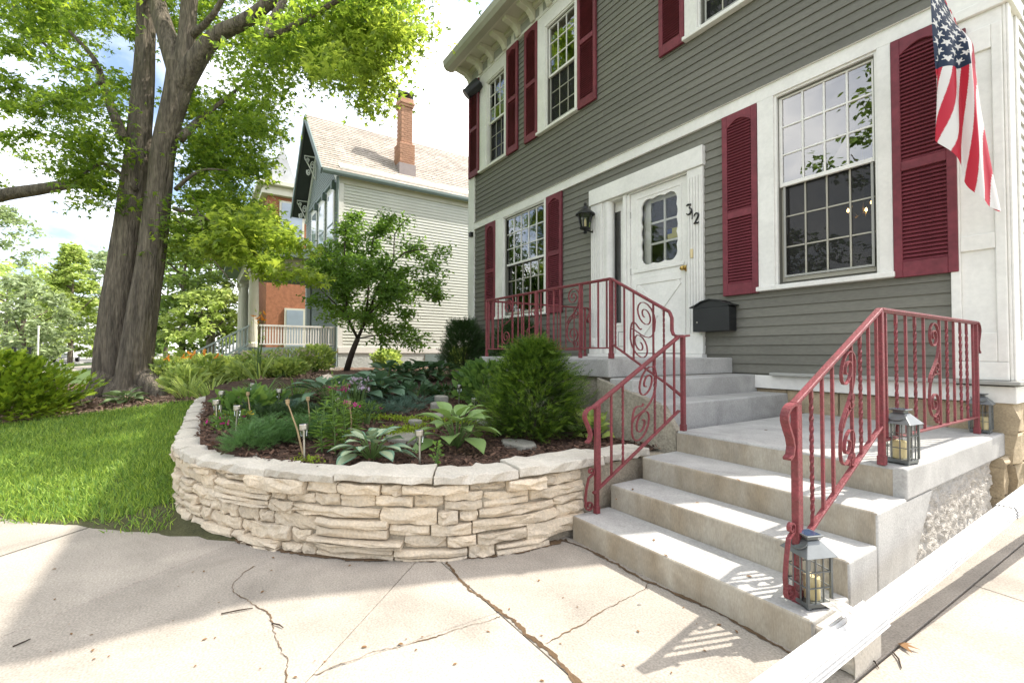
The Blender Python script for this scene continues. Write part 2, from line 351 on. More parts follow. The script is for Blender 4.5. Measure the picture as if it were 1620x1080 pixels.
# leaf templates: y = along the leaf, z = its normal
T_maple = tmpl([(0, 0, 0), (.16, .42, .03), (0, 1, -.06), (-.16, .42, .03), (.62, .62, -.08), (.30, .22, 0), (-.62, .62, -.08), (-.30, .22, 0)],
               [(0, 1, 2, 3), (0, 5, 4, 1), (0, 3, 6, 7)])
T_oval = tmpl([(0, 0, 0), (.24, .35, .06), (.20, .7, .05), (0, 1, -.05), (-.20, .7, .05), (-.24, .35, .06)], [(0, 1, 2, 3), (0, 3, 4, 5)])
T_long = tmpl([(0, 0, 0), (.10, .4, .03), (0, 1, -.12), (-.10, .4, .03)], [(0, 1, 2, 3)])
T_blade = tmpl([(-.035, 0, 0), (.035, 0, 0), (.03, .5, .05), (-.03, .5, .05), (0, 1, .22), (0, 1, .22)], [(0, 1, 2, 3), (3, 2, 4, 5)])
def _spray(n=7, ang=42, ln=.26, w=.05):
    v = [(-.012, 0, 0), (.012, 0, 0), (0, 1, 0)]; f = [(0, 1, 2)]
    for i in range(n):
        y = .08 + .86 * i / n; l = ln * (1 - .45 * i / n)
        for sx in (-1, 1):
            a = math.radians(ang); b = len(v)
            dx, dy = sx * math.sin(a) * l, math.cos(a) * l
            v += [(0, y - w / 2, 0), (0, y + w / 2, 0), (dx, y + dy, .05 * (i % 2))]; f += [(b, b + 1, b + 2)]
    return tmpl(v, f)
T_spray = _spray(); T_spray2 = _spray(5, 35, .34, .085)
T_fan = tmpl([(0, 0, 0), (.1, .3, 0), (.34, .75, .04), (.15, .72, 0), (0, 1, .03), (-.15, .72, 0), (-.34, .75, .04), (-.1, .3, 0)], [(0, 1, 2, 3), (0, 3, 4, 5), (0, 5, 6, 7)])

def rdir(rng, n, up=0.0):
    d = rng.normal(size=(n, 3)); d = unit(d); d[:, 2] += up; return unit(d)
# ================================================================== THE SETTING
def sstep(a, b, x): t = np.clip((x - a) / (b - a), 0, 1); return t * t * (3 - 2 * t)
def lawn_d(x, y): return -.70 * (x + 4.35) + .72 * (y + .69)
def z_lawn(x, y):
    d = lawn_d(x, y); return np.where(d > 0, .36 * (1 - np.exp(-np.maximum(d, 0) / 2.0)), np.maximum(d * .25, -.025))
def z_bed(x, y): return .44 + .05 * np.clip((-x - 3) / 1.2, 0, 1) + .31 * np.clip((-x - 3.6) / 6.4, 0, 1)
WALL = [(-2.35, 3.02), (-2.352, 2.5), (-2.355, 2.05), (-2.36, 1.73), (-2.41, 1.42), (-2.52, 1.15), (-2.72, .86), (-3.07, .52), (-3.50, .22), (-3.98, -.03), (-4.45, -.14), (-5.2, -.14), (-6.2, -.11), (-7.5, -.05), (-8.3, .12), (-8.9, .42)]
def smooth_path(pts, n):
    P = np.array(pts, float); k = len(P); out_ = []
    d = np.r_[0, np.cumsum(np.linalg.norm(np.diff(P, axis=0), axis=1))]
    for s in np.linspace(0, d[-1], n):
        i = min(np.searchsorted(d, s, side='right') - 1, k - 2); t = (s - d[i]) / (d[i + 1] - d[i])
        p0, p1, p2, p3 = P[max(i - 1, 0)], P[i], P[i + 1], P[min(i + 2, k - 1)]
        out_.append(.5 * ((2 * p1) + (-p0 + p2) * t + (2 * p0 - 5 * p1 + 4 * p2 - p3) * t * t + (-p0 + 3 * p1 - 3 * p2 + p3) * t ** 3))
    return np.array(out_)
WP = smooth_path(WALL, 400)
WT = np.gradient(WP, axis=0); WT /= np.linalg.norm(WT, axis=1, keepdims=True)
WN = np.stack([-WT[:, 1], WT[:, 0]], 1)             # outward (to the drive / lawn)
if (WN[60] @ np.array([1.0, -.3])) < 0: WN = -WN
WS = np.r_[0, np.cumsum(np.linalg.norm(np.diff(WP, axis=0), axis=1))]
def wall_at(s):
    return np.array([np.interp(s, WS, WP[:, 0]), np.interp(s, WS, WP[:, 1])]), unit(np.array([np.interp(s, WS, WN[:, 0]), np.interp(s, WS, WN[:, 1])]))
bedpoly = np.array([tuple(p - n * .13) for p, n in zip(WP[::6], WN[::6])] + [(-9.4, .9), (-9.4, 5.0), (-2.36, 5.0)])
def inpoly(x, y, poly):
    x = np.asarray(x); y = np.asarray(y); r = np.zeros(x.shape, bool); j = len(poly) - 1
    for i in range(len(poly)):
        xi, yi = poly[i]; xj, yj = poly[j]
        c = ((yi > y) != (yj > y)) & (x < (xj - xi) * (y - yi) / (yj - yi + 1e-12) + xi)
        r ^= c; j = i
    return r
def mulch_edge(y): return -8.95 + .25 * np.sin(y * 1.7) - .10 * (y + 1)
def in_bed(x, y): return inpoly(x, y, bedpoly) | ((x < mulch_edge(y)) & (x > -20) & (y > -4.2) & (y < 9))
def z_ground(x, y):
    """height of the yard outside the walled bed"""
    x = np.asarray(x, float); y = np.asarray(y, float)
    a = z_lawn(x, y); b = .76 - .05 * sstep(-11, -14, x)
    t = sstep(-1.6, 2.6, y) * sstep(-8.2, -9.6, x)
    return a * (1 - t) + b * t
def z_any(x, y):
    x = np.asarray(x, float); y = np.asarray(y, float)
    t = sstep(-8.6, -9.6, x)
    return np.where(inpoly(x, y, bedpoly), z_bed(x, y) * (1 - t) + np.maximum(z_ground(x, y), z_bed(x, y) - .1) * t, z_ground(x, y))
def grid_mesh(name, x0, x1, y0, y1, st, zf, keep, m, rough=0.0, seed=1):
    xs = np.arange(x0, x1 + st, st); ys = np.arange(y0, y1 + st, st); X, Y = np.meshgrid(xs, ys, indexing='ij')
    Z = zf(X, Y); rng = np.random.default_rng(seed)
    if rough: Z = Z + rng.normal(size=Z.shape) * rough
    ny = len(ys); I = (np.arange(len(xs) - 1)[:, None] * ny + np.arange(ny - 1)[None, :])
    F = np.stack([I, I + ny, I + ny + 1, I + 1], -1).reshape(-1, 4)
    cx = (X[:-1, :-1] + st / 2).ravel(); cy = (Y[:-1, :-1] + st / 2).ravel()
    F = F[keep(cx, cy)]
    return npmesh(name, np.stack([X, Y, Z], -1).reshape(-1, 3), F, m, smooth=True)
# one sheet to the horizon, with the street on it
mb = MB(); mb.box(-600, 500, -500, 600, -1.2, -.16); struct(mb.build('ground', fargrass))
mb = MB(); mb.prism([(-16.2, -16.2), (-16.2, 200), (-500, 200), (-500, -16.2)][::-1], (-.3, .30), 'z'); struct(mb.build('neighbouring_land', fargrass))
mb = MB(); mb.box(-300, -16.5, -13.5, -7.6, .25, .312); struct(mb.build('street', asphalt))
mb = MB(); mb.box(-300, -16.5, -7.6, -7.42, .25, .40); mb.box(-300, -16.5, -13.68, -13.5, .25, .40); struct(mb.build('kerb', concrete, bevel=.02))
mb = MB(); mb.box(-300, -16.5, -6.2, -4.9, .25, .325); struct(mb.build('pavement', drive))
def keep_lawn(x, y): return ~in_bed(x, y) & (lawn_d(x, y) > -1.0) & ~((x > -8.4) & (y > .2))
struct(grid_mesh('lawn', -16.6, -3.4, -8.0, 2.5, .1, z_ground, keep_lawn, soilm, .004))
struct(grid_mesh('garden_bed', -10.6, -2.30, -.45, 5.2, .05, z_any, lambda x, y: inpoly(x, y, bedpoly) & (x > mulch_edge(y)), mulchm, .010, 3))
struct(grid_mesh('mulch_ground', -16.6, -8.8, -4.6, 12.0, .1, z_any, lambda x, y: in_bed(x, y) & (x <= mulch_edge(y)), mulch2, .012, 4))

# driveway: concrete slabs with open joints
def clip(poly, a, b, c):
    """keep a*x+b*y<=c"""
    out_ = []
    for i in range(len(poly)):
        p, q = poly[i], poly[(i + 1) % len(poly)]
        dp, dq = a * p[0] + b * p[1] - c, a * q[0] + b * q[1] - c
        if dp <= 0: out_.append(p)
        if dp * dq < 0: t = dp / (dp - dq); out_.append((p[0] + (q[0] - p[0]) * t, p[1] + (q[1] - p[1]) * t))
    return out_
def split(poly, p, q, gap):
    p = np.array(p, float); q = np.array(q, float); d = (q - p) / np.linalg.norm(q - p); n = np.array([-d[1], d[0]]); c = n @ p
    return [r for r in (clip(poly, n[0], n[1], c - gap / 2), clip(poly, -n[0], -n[1], -c - gap / 2)) if len(r) > 2]
dpoly = [(9, -7), (9, 9), (-.2, 9), (-.2, 5.2), (-.91, 5.2), (-.91, 2.03), (-2.3, 2.03)] + [tuple(p - n * .05) for p, n in zip(WP[46:238:10], WN[46:238:10])] + [(-4.16, -.36), (-4.44, -.52), (-4.78, -.83), (-5.10, -1.18), (-5.47, -1.70), (-6.3, -2.50), (-8.0, -4.15), (-10.9, -7)]
mb = MB(); mb.prism(dpoly, (-.14, -.035), 'z'); struct(mb.build('drive_bed', dirt))
def cut_all(poly):
    """the slabs between the joints seen in the photo (each half-plane cut is a sawn or cracked joint)"""
    top, low = [], []
    parts = split(poly, (-2.5, 1.165), (3, 1.145), .004)
    hi = [p for p in parts if np.mean([q[1] for q in p]) > 1.15]; lo = [p for p in parts if np.mean([q[1] for q in p]) <= 1.15]
    res = []
    for p in hi:
        for r in split(p, (-.80, 0), (-.62, 9), .007):
            res += split(r, (-1, 3.38), (3, 3.08), .006) if np.mean([q[0] for q in r]) > -.6 else [r]
    for p in lo:
        for r in split(p, (-2.55, 1.02), (-1.75, .22), .004):
            rr = np.mean([q[0] for q in r]) + np.mean([q[1] for q in r])
            if rr > -1.6:
                for u in split(r, (-1.87, 1.15), (-1.90, 0), .004): res.append(u)
            else:
                for u in split(r, (-4.34, -.57), (-3.6, -1.37), .005):
                    res += split(u, (-3.45, .19), (-2.85, -.69), .003) if np.mean([q[0] for q in u]) > -4.6 else [u]
    return res
droot = None
for i, p in enumerate(cut_all(dpoly)):
    mb = MB(); mb.prism(p, (-.10, 0.0), 'z'); o = struct(mb.build('driveway_slab', drive, bevel=.004, seg=1))
# ragged dirt that fills the cracks
def crack(pts, w, seed, name='crack_fill', z=.003):
    rng = np.random.default_rng(seed); P = smooth_path(pts, max(12, int(sum(math.dist(a, b) for a, b in zip(pts, pts[1:])) / .012)))
    T = np.gradient(P, axis=0); T /= np.linalg.norm(T, axis=1, keepdims=True) + 1e-9; Nn = np.stack([-T[:, 1], T[:, 0]], 1); n = len(P)
    wob = np.cumsum(rng.normal(size=n)) * .0034; wob -= np.linspace(wob[0], wob[-1], n)
    ww = w * np.clip(.55 + .8 * np.abs(np.convolve(rng.normal(size=n + 8), np.ones(9) / 3.2, 'valid')), .15, 2.2)
    a = P + Nn * (wob + ww / 2)[:, None]; b = P + Nn * (wob - ww / 2)[:, None]
    V = np.concatenate([np.c_[a, np.full(n, z)], np.c_[b, np.full(n, z)]]); I = np.arange(n - 1)
    return stuff(npmesh(name, V, np.stack([I, I + 1, I + 1 + n, I + n], 1), dirt))
crack([(-2.47, 1.19), (-2.18, 1.15), (-1.92, 1.165), (-1.67, 1.16), (-1.51, 1.17), (-1.33, 1.15), (-1.0, 1.15), (-.5, 1.15)], .015, 2)
crack([(-3.01, .27), (-2.87, .18), (-2.72, .16), (-2.5, .25), (-2.34, .28), (-2.05, .30), (-1.9, .29), (-1.6, .33)], .0035, 3)
crack([(-1.56, 1.20), (-1.57, 1.40), (-1.62, 1.61), (-1.67, 1.97)], .0035, 5)
crack([(-1.88, .36), (-1.88, .59), (-1.85, .82), (-1.83, 1.15)], .003, 6)
crack([(-2.35, 1.97), (-2.0, 1.985), (-1.6, 1.99), (-1.25, 1.985), (-.95, 1.975)], .014, 8, 'step_joint_dirt', .004)
crack([tuple(p + n * .012) for p, n in zip(WP[48:226:12], WN[48:226:12])], .03, 9, 'wall_foot_dirt', .004)

# ================================================================== THE GREY HOUSE
D = 5.04
XL, XR = -9.34, -.88
house = thing('house', 'grey clapboard house with maroon shutters and white trim behind the steps', 'house', (-5.1, 5.04, 0))
OPEN = [(-8.17, -6.47, 1.87, 3.92), (-5.34, -3.41, 1.10, 3.70), (-2.73, -1.55, 1.87, 3.92), (-8.85, -7.77, 5.10, 7.22), (-6.73, -5.65, 5.10, 7.22), (-3.64, -2.56, 5.10, 7.22)]
GL = [(-7.83, -6.60, 1.95, 3.86), (-5.10, -3.64, 1.15, 3.46), (-2.53, -1.69, 1.93, 3.88), (-8.56, -7.90, 5.18, 6.94), (-6.48, -5.77, 5.18, 6.94), (-3.42, -2.74, 5.18, 6.94)]
xs = sorted({XL, XR} | {v for g in GL for v in g[:2]}); zs = sorted({.95, 7.5} | {v for g in GL for v in g[2:]})
mb = MB()
for i in range(len(xs) - 1):
    z0 = None
    for j in range(len(zs) - 1):
        cx, cz = (xs[i] + xs[i + 1]) / 2, (zs[j] + zs[j + 1]) / 2
        hole = any(g[0] < cx < g[1] and g[2] < cz < g[3] for g in GL)
        if not hole and z0 is None: z0 = zs[j]
        if (hole or j == len(zs) - 2) and z0 is not None:
            mb.box(xs[i], xs[i + 1], D, D + .14, z0, zs[j] if hole else zs[j + 1]); z0 = None
mb.build('wall', siding, house)
mb = MB(); mb.box(XL, XL + .14, D + .14, 12.5, .3, 7.5); mb.box(XR - .14, XR, D + .14, 12.5, .3, 7.5); mb.box(XL + .14, XR - .14, 12.3, 12.5, .3, 7.5); mb.build('side_wall', siding, house)
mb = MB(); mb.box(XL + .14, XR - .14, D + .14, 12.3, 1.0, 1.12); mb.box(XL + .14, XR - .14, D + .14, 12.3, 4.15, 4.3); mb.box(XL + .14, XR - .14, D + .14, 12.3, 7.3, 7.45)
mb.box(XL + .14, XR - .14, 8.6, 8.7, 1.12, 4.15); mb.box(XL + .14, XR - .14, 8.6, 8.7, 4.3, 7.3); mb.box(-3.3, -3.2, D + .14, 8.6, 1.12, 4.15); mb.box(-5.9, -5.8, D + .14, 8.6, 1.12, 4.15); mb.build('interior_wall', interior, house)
# clapboards, each a board of its own
def board(x0, x1, z):
    mb = MB(); mb.prism([(D - .002, z), (D - .018, z), (D - .004, z + .104), (D - .002, z + .104)], (x0, x1), 'x'); return mb.build('siding_board', siding, house)
for base, top in ((.985, 3.92), (4.09, 7.24)):
    k = int(round((top - base) / .1))
    for r in range(k):
        z = base + r * (top - base) / k; zc = z + .05
        segs = [(-9.09, -1.18)]
        for a, b, c, d in OPEN:
            if c < zc < d:
                ns = []
                for s, e in segs:
                    if b <= s or a >= e: ns.append((s, e))
                    else:
                        if a > s: ns.append((s, a))
                        if b < e: ns.append((b, e))
                segs = ns
        if zc < 1.148:
            segs = [(-9.09, -5.44), (-3.06, -1.18)] if zc > .98 else segs
        for s, e in segs:
            if e - s > 4.2:
                m_ = random.uniform(s + 1.2, e - 1.2); board(s, m_ - .0015, z); board(m_ + .0015, e, z)
            elif e - s > .03: board(s, e, z)
# side clapboards (right return wall)
mb = MB()
for r in range(64):
    z = .99 + r * .1
    mb.prism([(XR - .002, z), (XR + .021, z), (XR + .004, z + .104), (XR - .002, z + .104)], (5.34, 12.5), 'y')
stuff(mb.build('side_siding', vinylw, house))
# white trim
mb = MB(); mb.box(-9.09, -1.18, D - .045, D - .0005, 3.92, 4.06); mb.prism([(D - .0005, 4.06), (D - .07, 4.06), (D - .0005, 4.10)], (-9.09, -1.18), 'x'); mb.build('storey_band', white, house, bevel=.004)
mb = MB(); mb.box(-9.37, -9.09, D - .04, D - .0005, .8, 7.22); mb.box(-9.37, XL - .001, D - .0005, D + .24, .8, 7.22); mb.build('corner_board', white, house, bevel=.005)
mb = MB()
mb.box(-1.18, -.865, D - .03, D - .0005, 1.0, 3.84)                    # pilaster body and its raised frame round a sunk panel
mb.box(-1.18, -1.12, D - .05, D - .031, 1.14, 3.72); mb.box(-.925, -.865, D - .05, D - .031, 1.14, 3.72)
mb.box(-1.12, -.925, D - .05, D - .031, 1.14, 1.36); mb.box(-1.12, -.925, D - .05, D - .031, 2.0, 2.12); mb.box(-1.12, -.925, D - .05, D - .031, 3.54, 3.72)
mb.box(-1.195, -.85, D - .06, D - .0005, 3.84, 3.92); mb.box(-1.18, -.865, D - .045, D - .0005, 3.92, 7.22); mb.box(-1.18, -.865, D - .055, D - .031, 1.0, 1.138)
mb.box(-.865, -.845, D - .03, D + .29, 1.0, 7.22); mb.box(-.845, -.83, D - .03, D + .05, 1.0, 3.84); mb.box(-.845, -.83, D + .22, D + .29, 1.0, 3.84); mb.box(-.845, -.83, D + .05, D + .22, 1.0, 1.3)
mb.box(-.865, -.81, D - .06, D + .32, 3.842, 3.922)
mb.build('corner_pilaster', white, house, bevel=.006)
mb = MB(); mb.box(-3.1, -1.18, D - .05, D - .0005, .83, .965); mb.box(-1.18, -.83, D - .05, D + .35, .83, .955); mb.build('base_board', white, house, bevel=.005)
mb = MB(); mb.box(-2.6, -.80, D - .11, D + .0, .967, .998); mb.box(-.86, -.80, D - .0, D + .42, .967, .998); mb.build('drip_cap', greywhite, house, bevel=.006)
# frieze, cornice brackets, gutter
mb = MB(); mb.box(-9.36, XR, D - .06, D - .0005, 7.22, 7.52); mb.build('frieze', white, house, bevel=.006)
mb = MB(); x = -9.30
while x < -1.75:
    mb.box(x, x + .80, D - .068, D - .061, 7.27, 7.42); x += .92
mb.build('frieze_panel', greywhite, house)
mb = MB(); mb.box(-9.40, XR + .10, 4.56, D - .0005, 7.522, 7.56); mb.box(-9.40, XR + .10, D - .14, D - .062, 7.44, 7.52); mb.box(-9.40, XR + .1, 4.56, 4.62, 7.47, 7.521); mb.build('soffit', ncream, house, bevel=.006)
def cornice_bracket(x):
    mb = MB(); mb.prism([(D - .062, 7.24), (D - .10, 7.24), (D - .14, 7.33), (D - .22, 7.40), (D - .40, 7.44), (D - .44, 7.52), (D - .062, 7.52)], (x - .06, x + .06), 'x'); return mb
br0 = cornice_bracket(0.0).build('cornice_bracket', ncream, house, bevel=.008)
for k in range(18):
    b = br0 if k == 0 else br0.copy()
    if k: COL.objects.link(b); b.parent = house
    b.location.x = -9.22 + k * .48
mb = MB(); mb.prism([(4.57, 7.46), (4.44, 7.47), (4.385, 7.54), (4.365, 7.66), (4.385, 7.66), (4.40, 7.60), (4.57, 7.60)], (-9.41, XR + .10), 'x'); mb.build('gutter', beige, house, bevel=.004)
mb = MB(); mb.prism([(4.40, 7.605), (8.7, 9.55), (13.0, 7.605), (13.0, 7.57), (4.40, 7.57)], (-9.40, XR + .10), 'x'); mb.build('roof', shingle, house)

def window(x0, x1, g0, g1, zs, zb, zm, zt, zc, cols, rows, label=None, lowscreen=True):
    """casing is the part; sash, pane, sill, screen are its sub-parts.  x: casing / glass; z: sill, glass bottom, meeting rail, glass top, casing top"""
    yc = D - .048
    mb = MB(); mb.box(x0, g0 - .06, yc, D - .0005, zs + .05, zc); mb.box(g1 + .06, x1, yc, D - .0005, zs + .05, zc); mb.box(g0 - .06, g1 + .06, yc, D - .0005, zt + .055, zc)
    mb.box(g0 - .06, g0 - .035, D - .03, D + .13, zs + .05, zt + .055); mb.box(g1 + .035, g1 + .06, D - .03, D + .13, zs + .05, zt + .055); mb.box(g0 - .035, g1 + .035, D - .03, D + .13, zt + .03, zt + .055)
    w = mb.build('window', white, house, bevel=.004)
    if label: w['label'] = label
    mb = MB(); mb.box(x0 - .015, x1 + .015, D - .085, D - .0005, zs, zs + .048); mb.box(g0 - .06, g1 + .06, D + .0, D + .13, zs + .01, zs + .046); mb.build('sill', white, w, bevel=.006)
    for up in (True, False):
        y = D + .012 if up else D + .052
        a, b = (zm, zt) if up else (zb, zm - .03)
        mb = MB(); fr = .035
        mb.box(g0 - .035, g0, y, y + .034, a - .04 if up else b - (b - a) - .045, b + .03); mb.box(g1, g1 + .035, y, y + .034, a - .04 if up else a - .045, b + .03)
        mb.box(g0, g1, y, y + .034, b, b + .03); mb.box(g0, g1, y, y + .034, a - (.04 if up else .045), a)
        for c in range(1, cols):
            xx = g0 + (g1 - g0) * c / cols; mb.box(xx - .009, xx + .009, y + .004, y + .030, a, b)
        for r in range(1, rows):
            zz_ = a + (b - a) * r / rows
            for c in range(cols):
                xa, xb = g0 + (g1 - g0) * c / cols + .009, g0 + (g1 - g0) * (c + 1) / cols - .009
                mb.box(xa - (.009 if c == 0 else 0), xb + (.009 if c == cols - 1 else 0), y + .005, y + .029, zz_ - .009, zz_ + .009)
        mb.build('sash', white if up else beige, w, bevel=.003, seg=1)
        for c in range(cols):
            for r in range(rows):
                xa, xb = g0 + (g1 - g0) * c / cols, g0 + (g1 - g0) * (c + 1) / cols; za, zb_ = a + (b - a) * r / rows, a + (b - a) * (r + 1) / rows
                e = [random.uniform(-.0012, .0012) for _ in range(4)]; yy = y + .017
                mb = MB(); mb.add([(xa, yy + e[0], za), (xb, yy + e[1], za), (xb, yy + e[2], zb_), (xa, yy + e[3], zb_)], [(0, 1, 2), (0, 2, 3)]); mb.build('pane', glass, w)
    if lowscreen:
        mb = MB(); mb.add([(g0, D + .0585, zb), (g1, D + .0585, zb), (g1, D + .0585, zm - .04), (g0, D + .0585, zm - .04)], [(0, 1, 2, 3)]); mb.build('insect_screen', screen, w)
        mb = MB(); mb.box(g0, g0 + .02, D + .024, D + .034, zb, zm - .04); mb.box(g1 - .02, g1, D + .024, D + .034, zb, zm - .04); mb.box(g0 + .02, g1 - .02, D + .024, D + .034, zb, zb + .02); mb.build('screen_frame', greywhite, w)
    return w
window(-8.17, -6.47, -7.83, -6.60, 1.87, 2.00, 2.95, 3.84, 3.918, 5, 3, 'wide ground floor window beside the front door', False)
window(-2.73, -1.55, -2.50, -1.71, 1.86, 1.99, 2.98, 3.865, 3.918, 4, 3, 'ground floor window between the two large shutters')
for a in ((-8.85, -7.77, -8.52, -7.92), (-6.73, -5.65, -6.45, -5.78), (-3.64, -2.56, -3.40, -2.76)):
    window(*a, 5.10, 5.23, 6.09, 6.92, 7.218, 3, 3)
def shutter(x0, x1, z0, z1, each, mid=.5, fwd=0.0):
    y0, y1 = D - .062 - fwd, D - .024 - fwd
    mb = MB(); st = .062
    zm = z0 + (z1 - z0) * mid
    mb.box(x0, x0 + st, y0, y1, z0, z1); mb.box(x1 - st, x1, y0, y1, z0, z1); mb.box(x0 + st, x1 - st, y0, y1, z0, z0 + .13); mb.box(x0 + st, x1 - st, y0, y1, zm - .04, zm + .04)
    n = 7; poly = [(x0 + st, z1), (x0 + st, z1 - .15)] + [(x0 + st + (x1 - x0 - 2 * st) * i / n, z1 - .15 + .07 * math.sin(math.pi * i / n)) for i in range(1, n)] + [(x1 - st, z1 - .15), (x1 - st, z1)]
    mb.prism(poly[::-1], (y0 + .001, y1), 'y')
    s = mb.build('shutter', maroon, house, bevel=.004, seg=1)
    def slat(z, m): m.prism([(y0 + .004, z), (y0 + .010, z - .004), (y1 - .002, z + .024), (y1 - .008, z + .028)], (x0 + st - .002, x1 - st + .002), 'x')
    zl = [z for lo, hi in ((z0 + .135, zm - .045), (zm + .045, z1 - .085)) for z in np.arange(lo, hi - .02, .0335)]
    if each:
        m0 = MB(); slat(0.0, m0); first = m0.build('slat', maroon, s)
        for k, z in enumerate(zl):
            q = first if k == 0 else first.copy()
            if k: COL.objects.link(q); q.parent = s
            q.location.z = z
    else:
        m0 = MB(); [slat(z, m0) for z in zl]; stuff(m0.build('slats', maroon, s))
    mb = MB(); mb.box(x0 + st, x1 - st, y1 - .0015, y1, z0 + .13, z1 - .08); mb.build('shutter_back', maroon, s)
for a in ((-9.30, -8.86, 5.10, 7.22), (-7.765, -7.37, 5.10, 7.22), (-7.14, -6.735, 5.10, 7.22), (-5.645, -5.22, 5.10, 7.22), (-4.03, -3.645, 5.10, 7.22), (-8.58, -8.175, 1.88, 3.915), (-6.465, -6.045, 1.88, 3.915)):
    shutter(*a, False, fwd=.022 if a[0] < -9 else 0.0)
shutter(-3.14, -2.735, 1.85, 3.915, True, .44); shutter(-1.545, -1.13, 1.85, 3.915, True, .46)

# front door and its surround
mb = MB(); ys = D - .05
for x0, x1 in ((-5.34, -5.10), (-3.62, -3.40)):
    mb.box(x0, x1, ys, D + .02, 1.19, 3.46)
    for k in range(5): 
        xx = x0 + .03 + (x1 - x0 - .06) * k / 4.0; mb.box(xx - .014, xx + .014, ys - .012, ys - .0005, 1.44, 3.36)
    mb.box(x0 - .01, x1 + .01, ys - .03, ys - .001, 1.19, 1.42)
mb.box(-5.36, -3.385, ys - .025, D + .02, 3.462, 3.70)
mb.build('door_surround', white, house, bevel=.006)
mb = MB(); mb.box(-5.10, -5.02, D - .03, D + .12, 1.19, 3.46); mb.tube([(-5.02, D + .03, 1.19), (-5.02, D + .03, 3.455)], .075, 20); mb.box(-4.98, -4.70, D + .10, D + .12, 3.30, 3.46); mb.box(-4.98, -4.70, D + .08, D + .12, 1.19, 1.62)
mb.box(-4.845, -4.80, D + .085, D + .12, 1.64, 3.30); mb.box(-5.02, -4.985, D + .10, D + .12, 1.62, 3.30); mb.box(-4.98, -4.70, D + .06, D + .125, 1.60, 1.638); mb.build('sidelight', white, house, bevel=.004)
mb = MB(); mb.box(-4.90, -4.888, D + .074, D + .0795, 1.30, 1.50); mb.box(-4.90, -4.80, D + .074, D + .0795, 1.288, 1.30); mb.box(-4.90, -4.80, D + .074, D + .0795, 1.50, 1.512); mb.build('sidelight_panel', greywhite, house)
mb = MB(); mb.add([(-4.985, D + .105, 1.64), (-4.80, D + .105, 1.64), (-4.80, D + .105, 3.30), (-4.985, D + .105, 3.30)], [(0, 1, 2, 3)]); mb.build('sidelight_pane', glass, house)
mb = MB(); mb.box(-4.70, -4.635, D - .03, D + .12, 1.19, 3.46); mb.box(-4.63, -4.585, D - .02, D + .12, 1.19, 3.46); mb.box(-5.10, -3.64, D - .02, D + .12, 3.44, 3.461); mb.box(-5.36, -3.39, D - .10, D + .14, 1.12, 1.188, 0); mb.build('door_frame', white, house, bevel=.004)
# the storm door: a sheet with a scalloped opening
def scallop(x0, x1, z0, z1, n):
    cx, cz = (x0 + x1) / 2, (z0 + z1) / 2; hx, hz = (x1 - x0) / 2, (z1 - z0) / 2; P = []
    for i in range(n):
        a = 2 * math.pi * i / n; c, s = math.cos(a), math.sin(a); k = 1 / (abs(c) ** 7 + abs(s) ** 7) ** (1 / 7)
        x, z = cx + hx * k * c, cz + hz * k * s; per = math.atan2(z - cz, x - cx)
        u = (x - x0) / (x1 - x0) if abs(z - cz) / hz > abs(x - cx) / hx else (z - z0) / (z1 - z0)
        m = 3 if abs(z - cz) / hz > abs(x - cx) / hx else 5
        r = .020 * abs(math.sin(math.pi * u * m)); dx, dz = (0, math.copysign(r, z - cz)) if m == 3 else (math.copysign(r, x - cx), 0)
        P.append((x - (dx if False else -dx * .0) + dx - math.copysign(.02, x - cx) * (m == 5), z + dz - math.copysign(.02, z - cz) * (m == 3)))
    return P
dx0, dx1, dz0, dz1 = -4.58, -3.645, 1.20, 3.435
inn = scallop(-4.40, -3.80, 2.40, 3.30, 96)
outp = []
for (x, z) in inn:
    cx, cz = -4.10, 2.85; dx_, dz_ = x - cx, z - cz
    t = min(((dx1 if dx_ > 0 else dx0) - cx) / dx_ if abs(dx_) > 1e-6 else 9e9, ((dz1 if dz_ > 0 else 2.30) - cz) / dz_ if abs(dz_) > 1e-6 else 9e9); outp.append((cx + dx_ * t, cz + dz_ * t))
n = len(inn); V = []
for y in (D + .01, D + .045): V += [(x, y, z) for x, z in inn] + [(x, y, z) for x, z in outp]
F = []
for i in range(n):
    j = (i + 1) % n; F += [(i, n + i, n + j, j), (2 * n + i, 2 * n + j, 3 * n + j, 3 * n + i), (i, j, 2 * n + j, 2 * n + i)]
mb = MB(); mb.add(V, F); mb.box(dx0, dx1, D + .01, D + .045, dz0, 2.30)
for (px, pz) in ((dx1, dz1), (dx0, dz1)): mb.add([(px, D + .0101, pz), (px - math.copysign(.16, px + 4.1), D + .0101, pz), (px, D + .0101, pz - .16)], [(0, 1, 2)])
# rails and the cross buck
mb.box(dx0 + .06, dx1 - .06, D - .004, D + .0095, 2.31, 2.335); mb.box(dx0 + .10, dx1 - .10, D - .002, D + .0095, 2.14, 2.24); mb.box(dx0 + .10, dx1 - .10, D - .002, D + .0095, 1.24, 1.36)
mb.box(dx0 + .04, dx0 + .099, D - .002, D + .0095, 1.24, 2.24); mb.box(dx1 - .099, dx1 - .04, D - .002, D + .0095, 1.24, 2.24)
mb.bar((dx0 + .12, D + .002, 1.38), (dx1 - .12, D + .002, 2.12), .014, .075, (0, 0, 1)); mb.bar((dx0 + .12, D + .0035, 2.12), (dx1 - .12, D + .0035, 1.38), .014, .075, (0, 0, 1))
mb.box(dx0 + .05, dx1 - .05, D + .001, D + .0095, 2.335, 2.36); mb.box(dx0 + .09, dx0 + .115, D + .001, D + .0095, 2.37, 3.36); mb.box(dx1 - .115, dx1 - .09, D + .001, D + .0095, 2.37, 3.36); mb.box(dx0 + .115, dx1 - .115, D + .001, D + .0095, 3.335, 3.36)
door = mb.build('front_door', white, house, bevel=.003, seg=1)
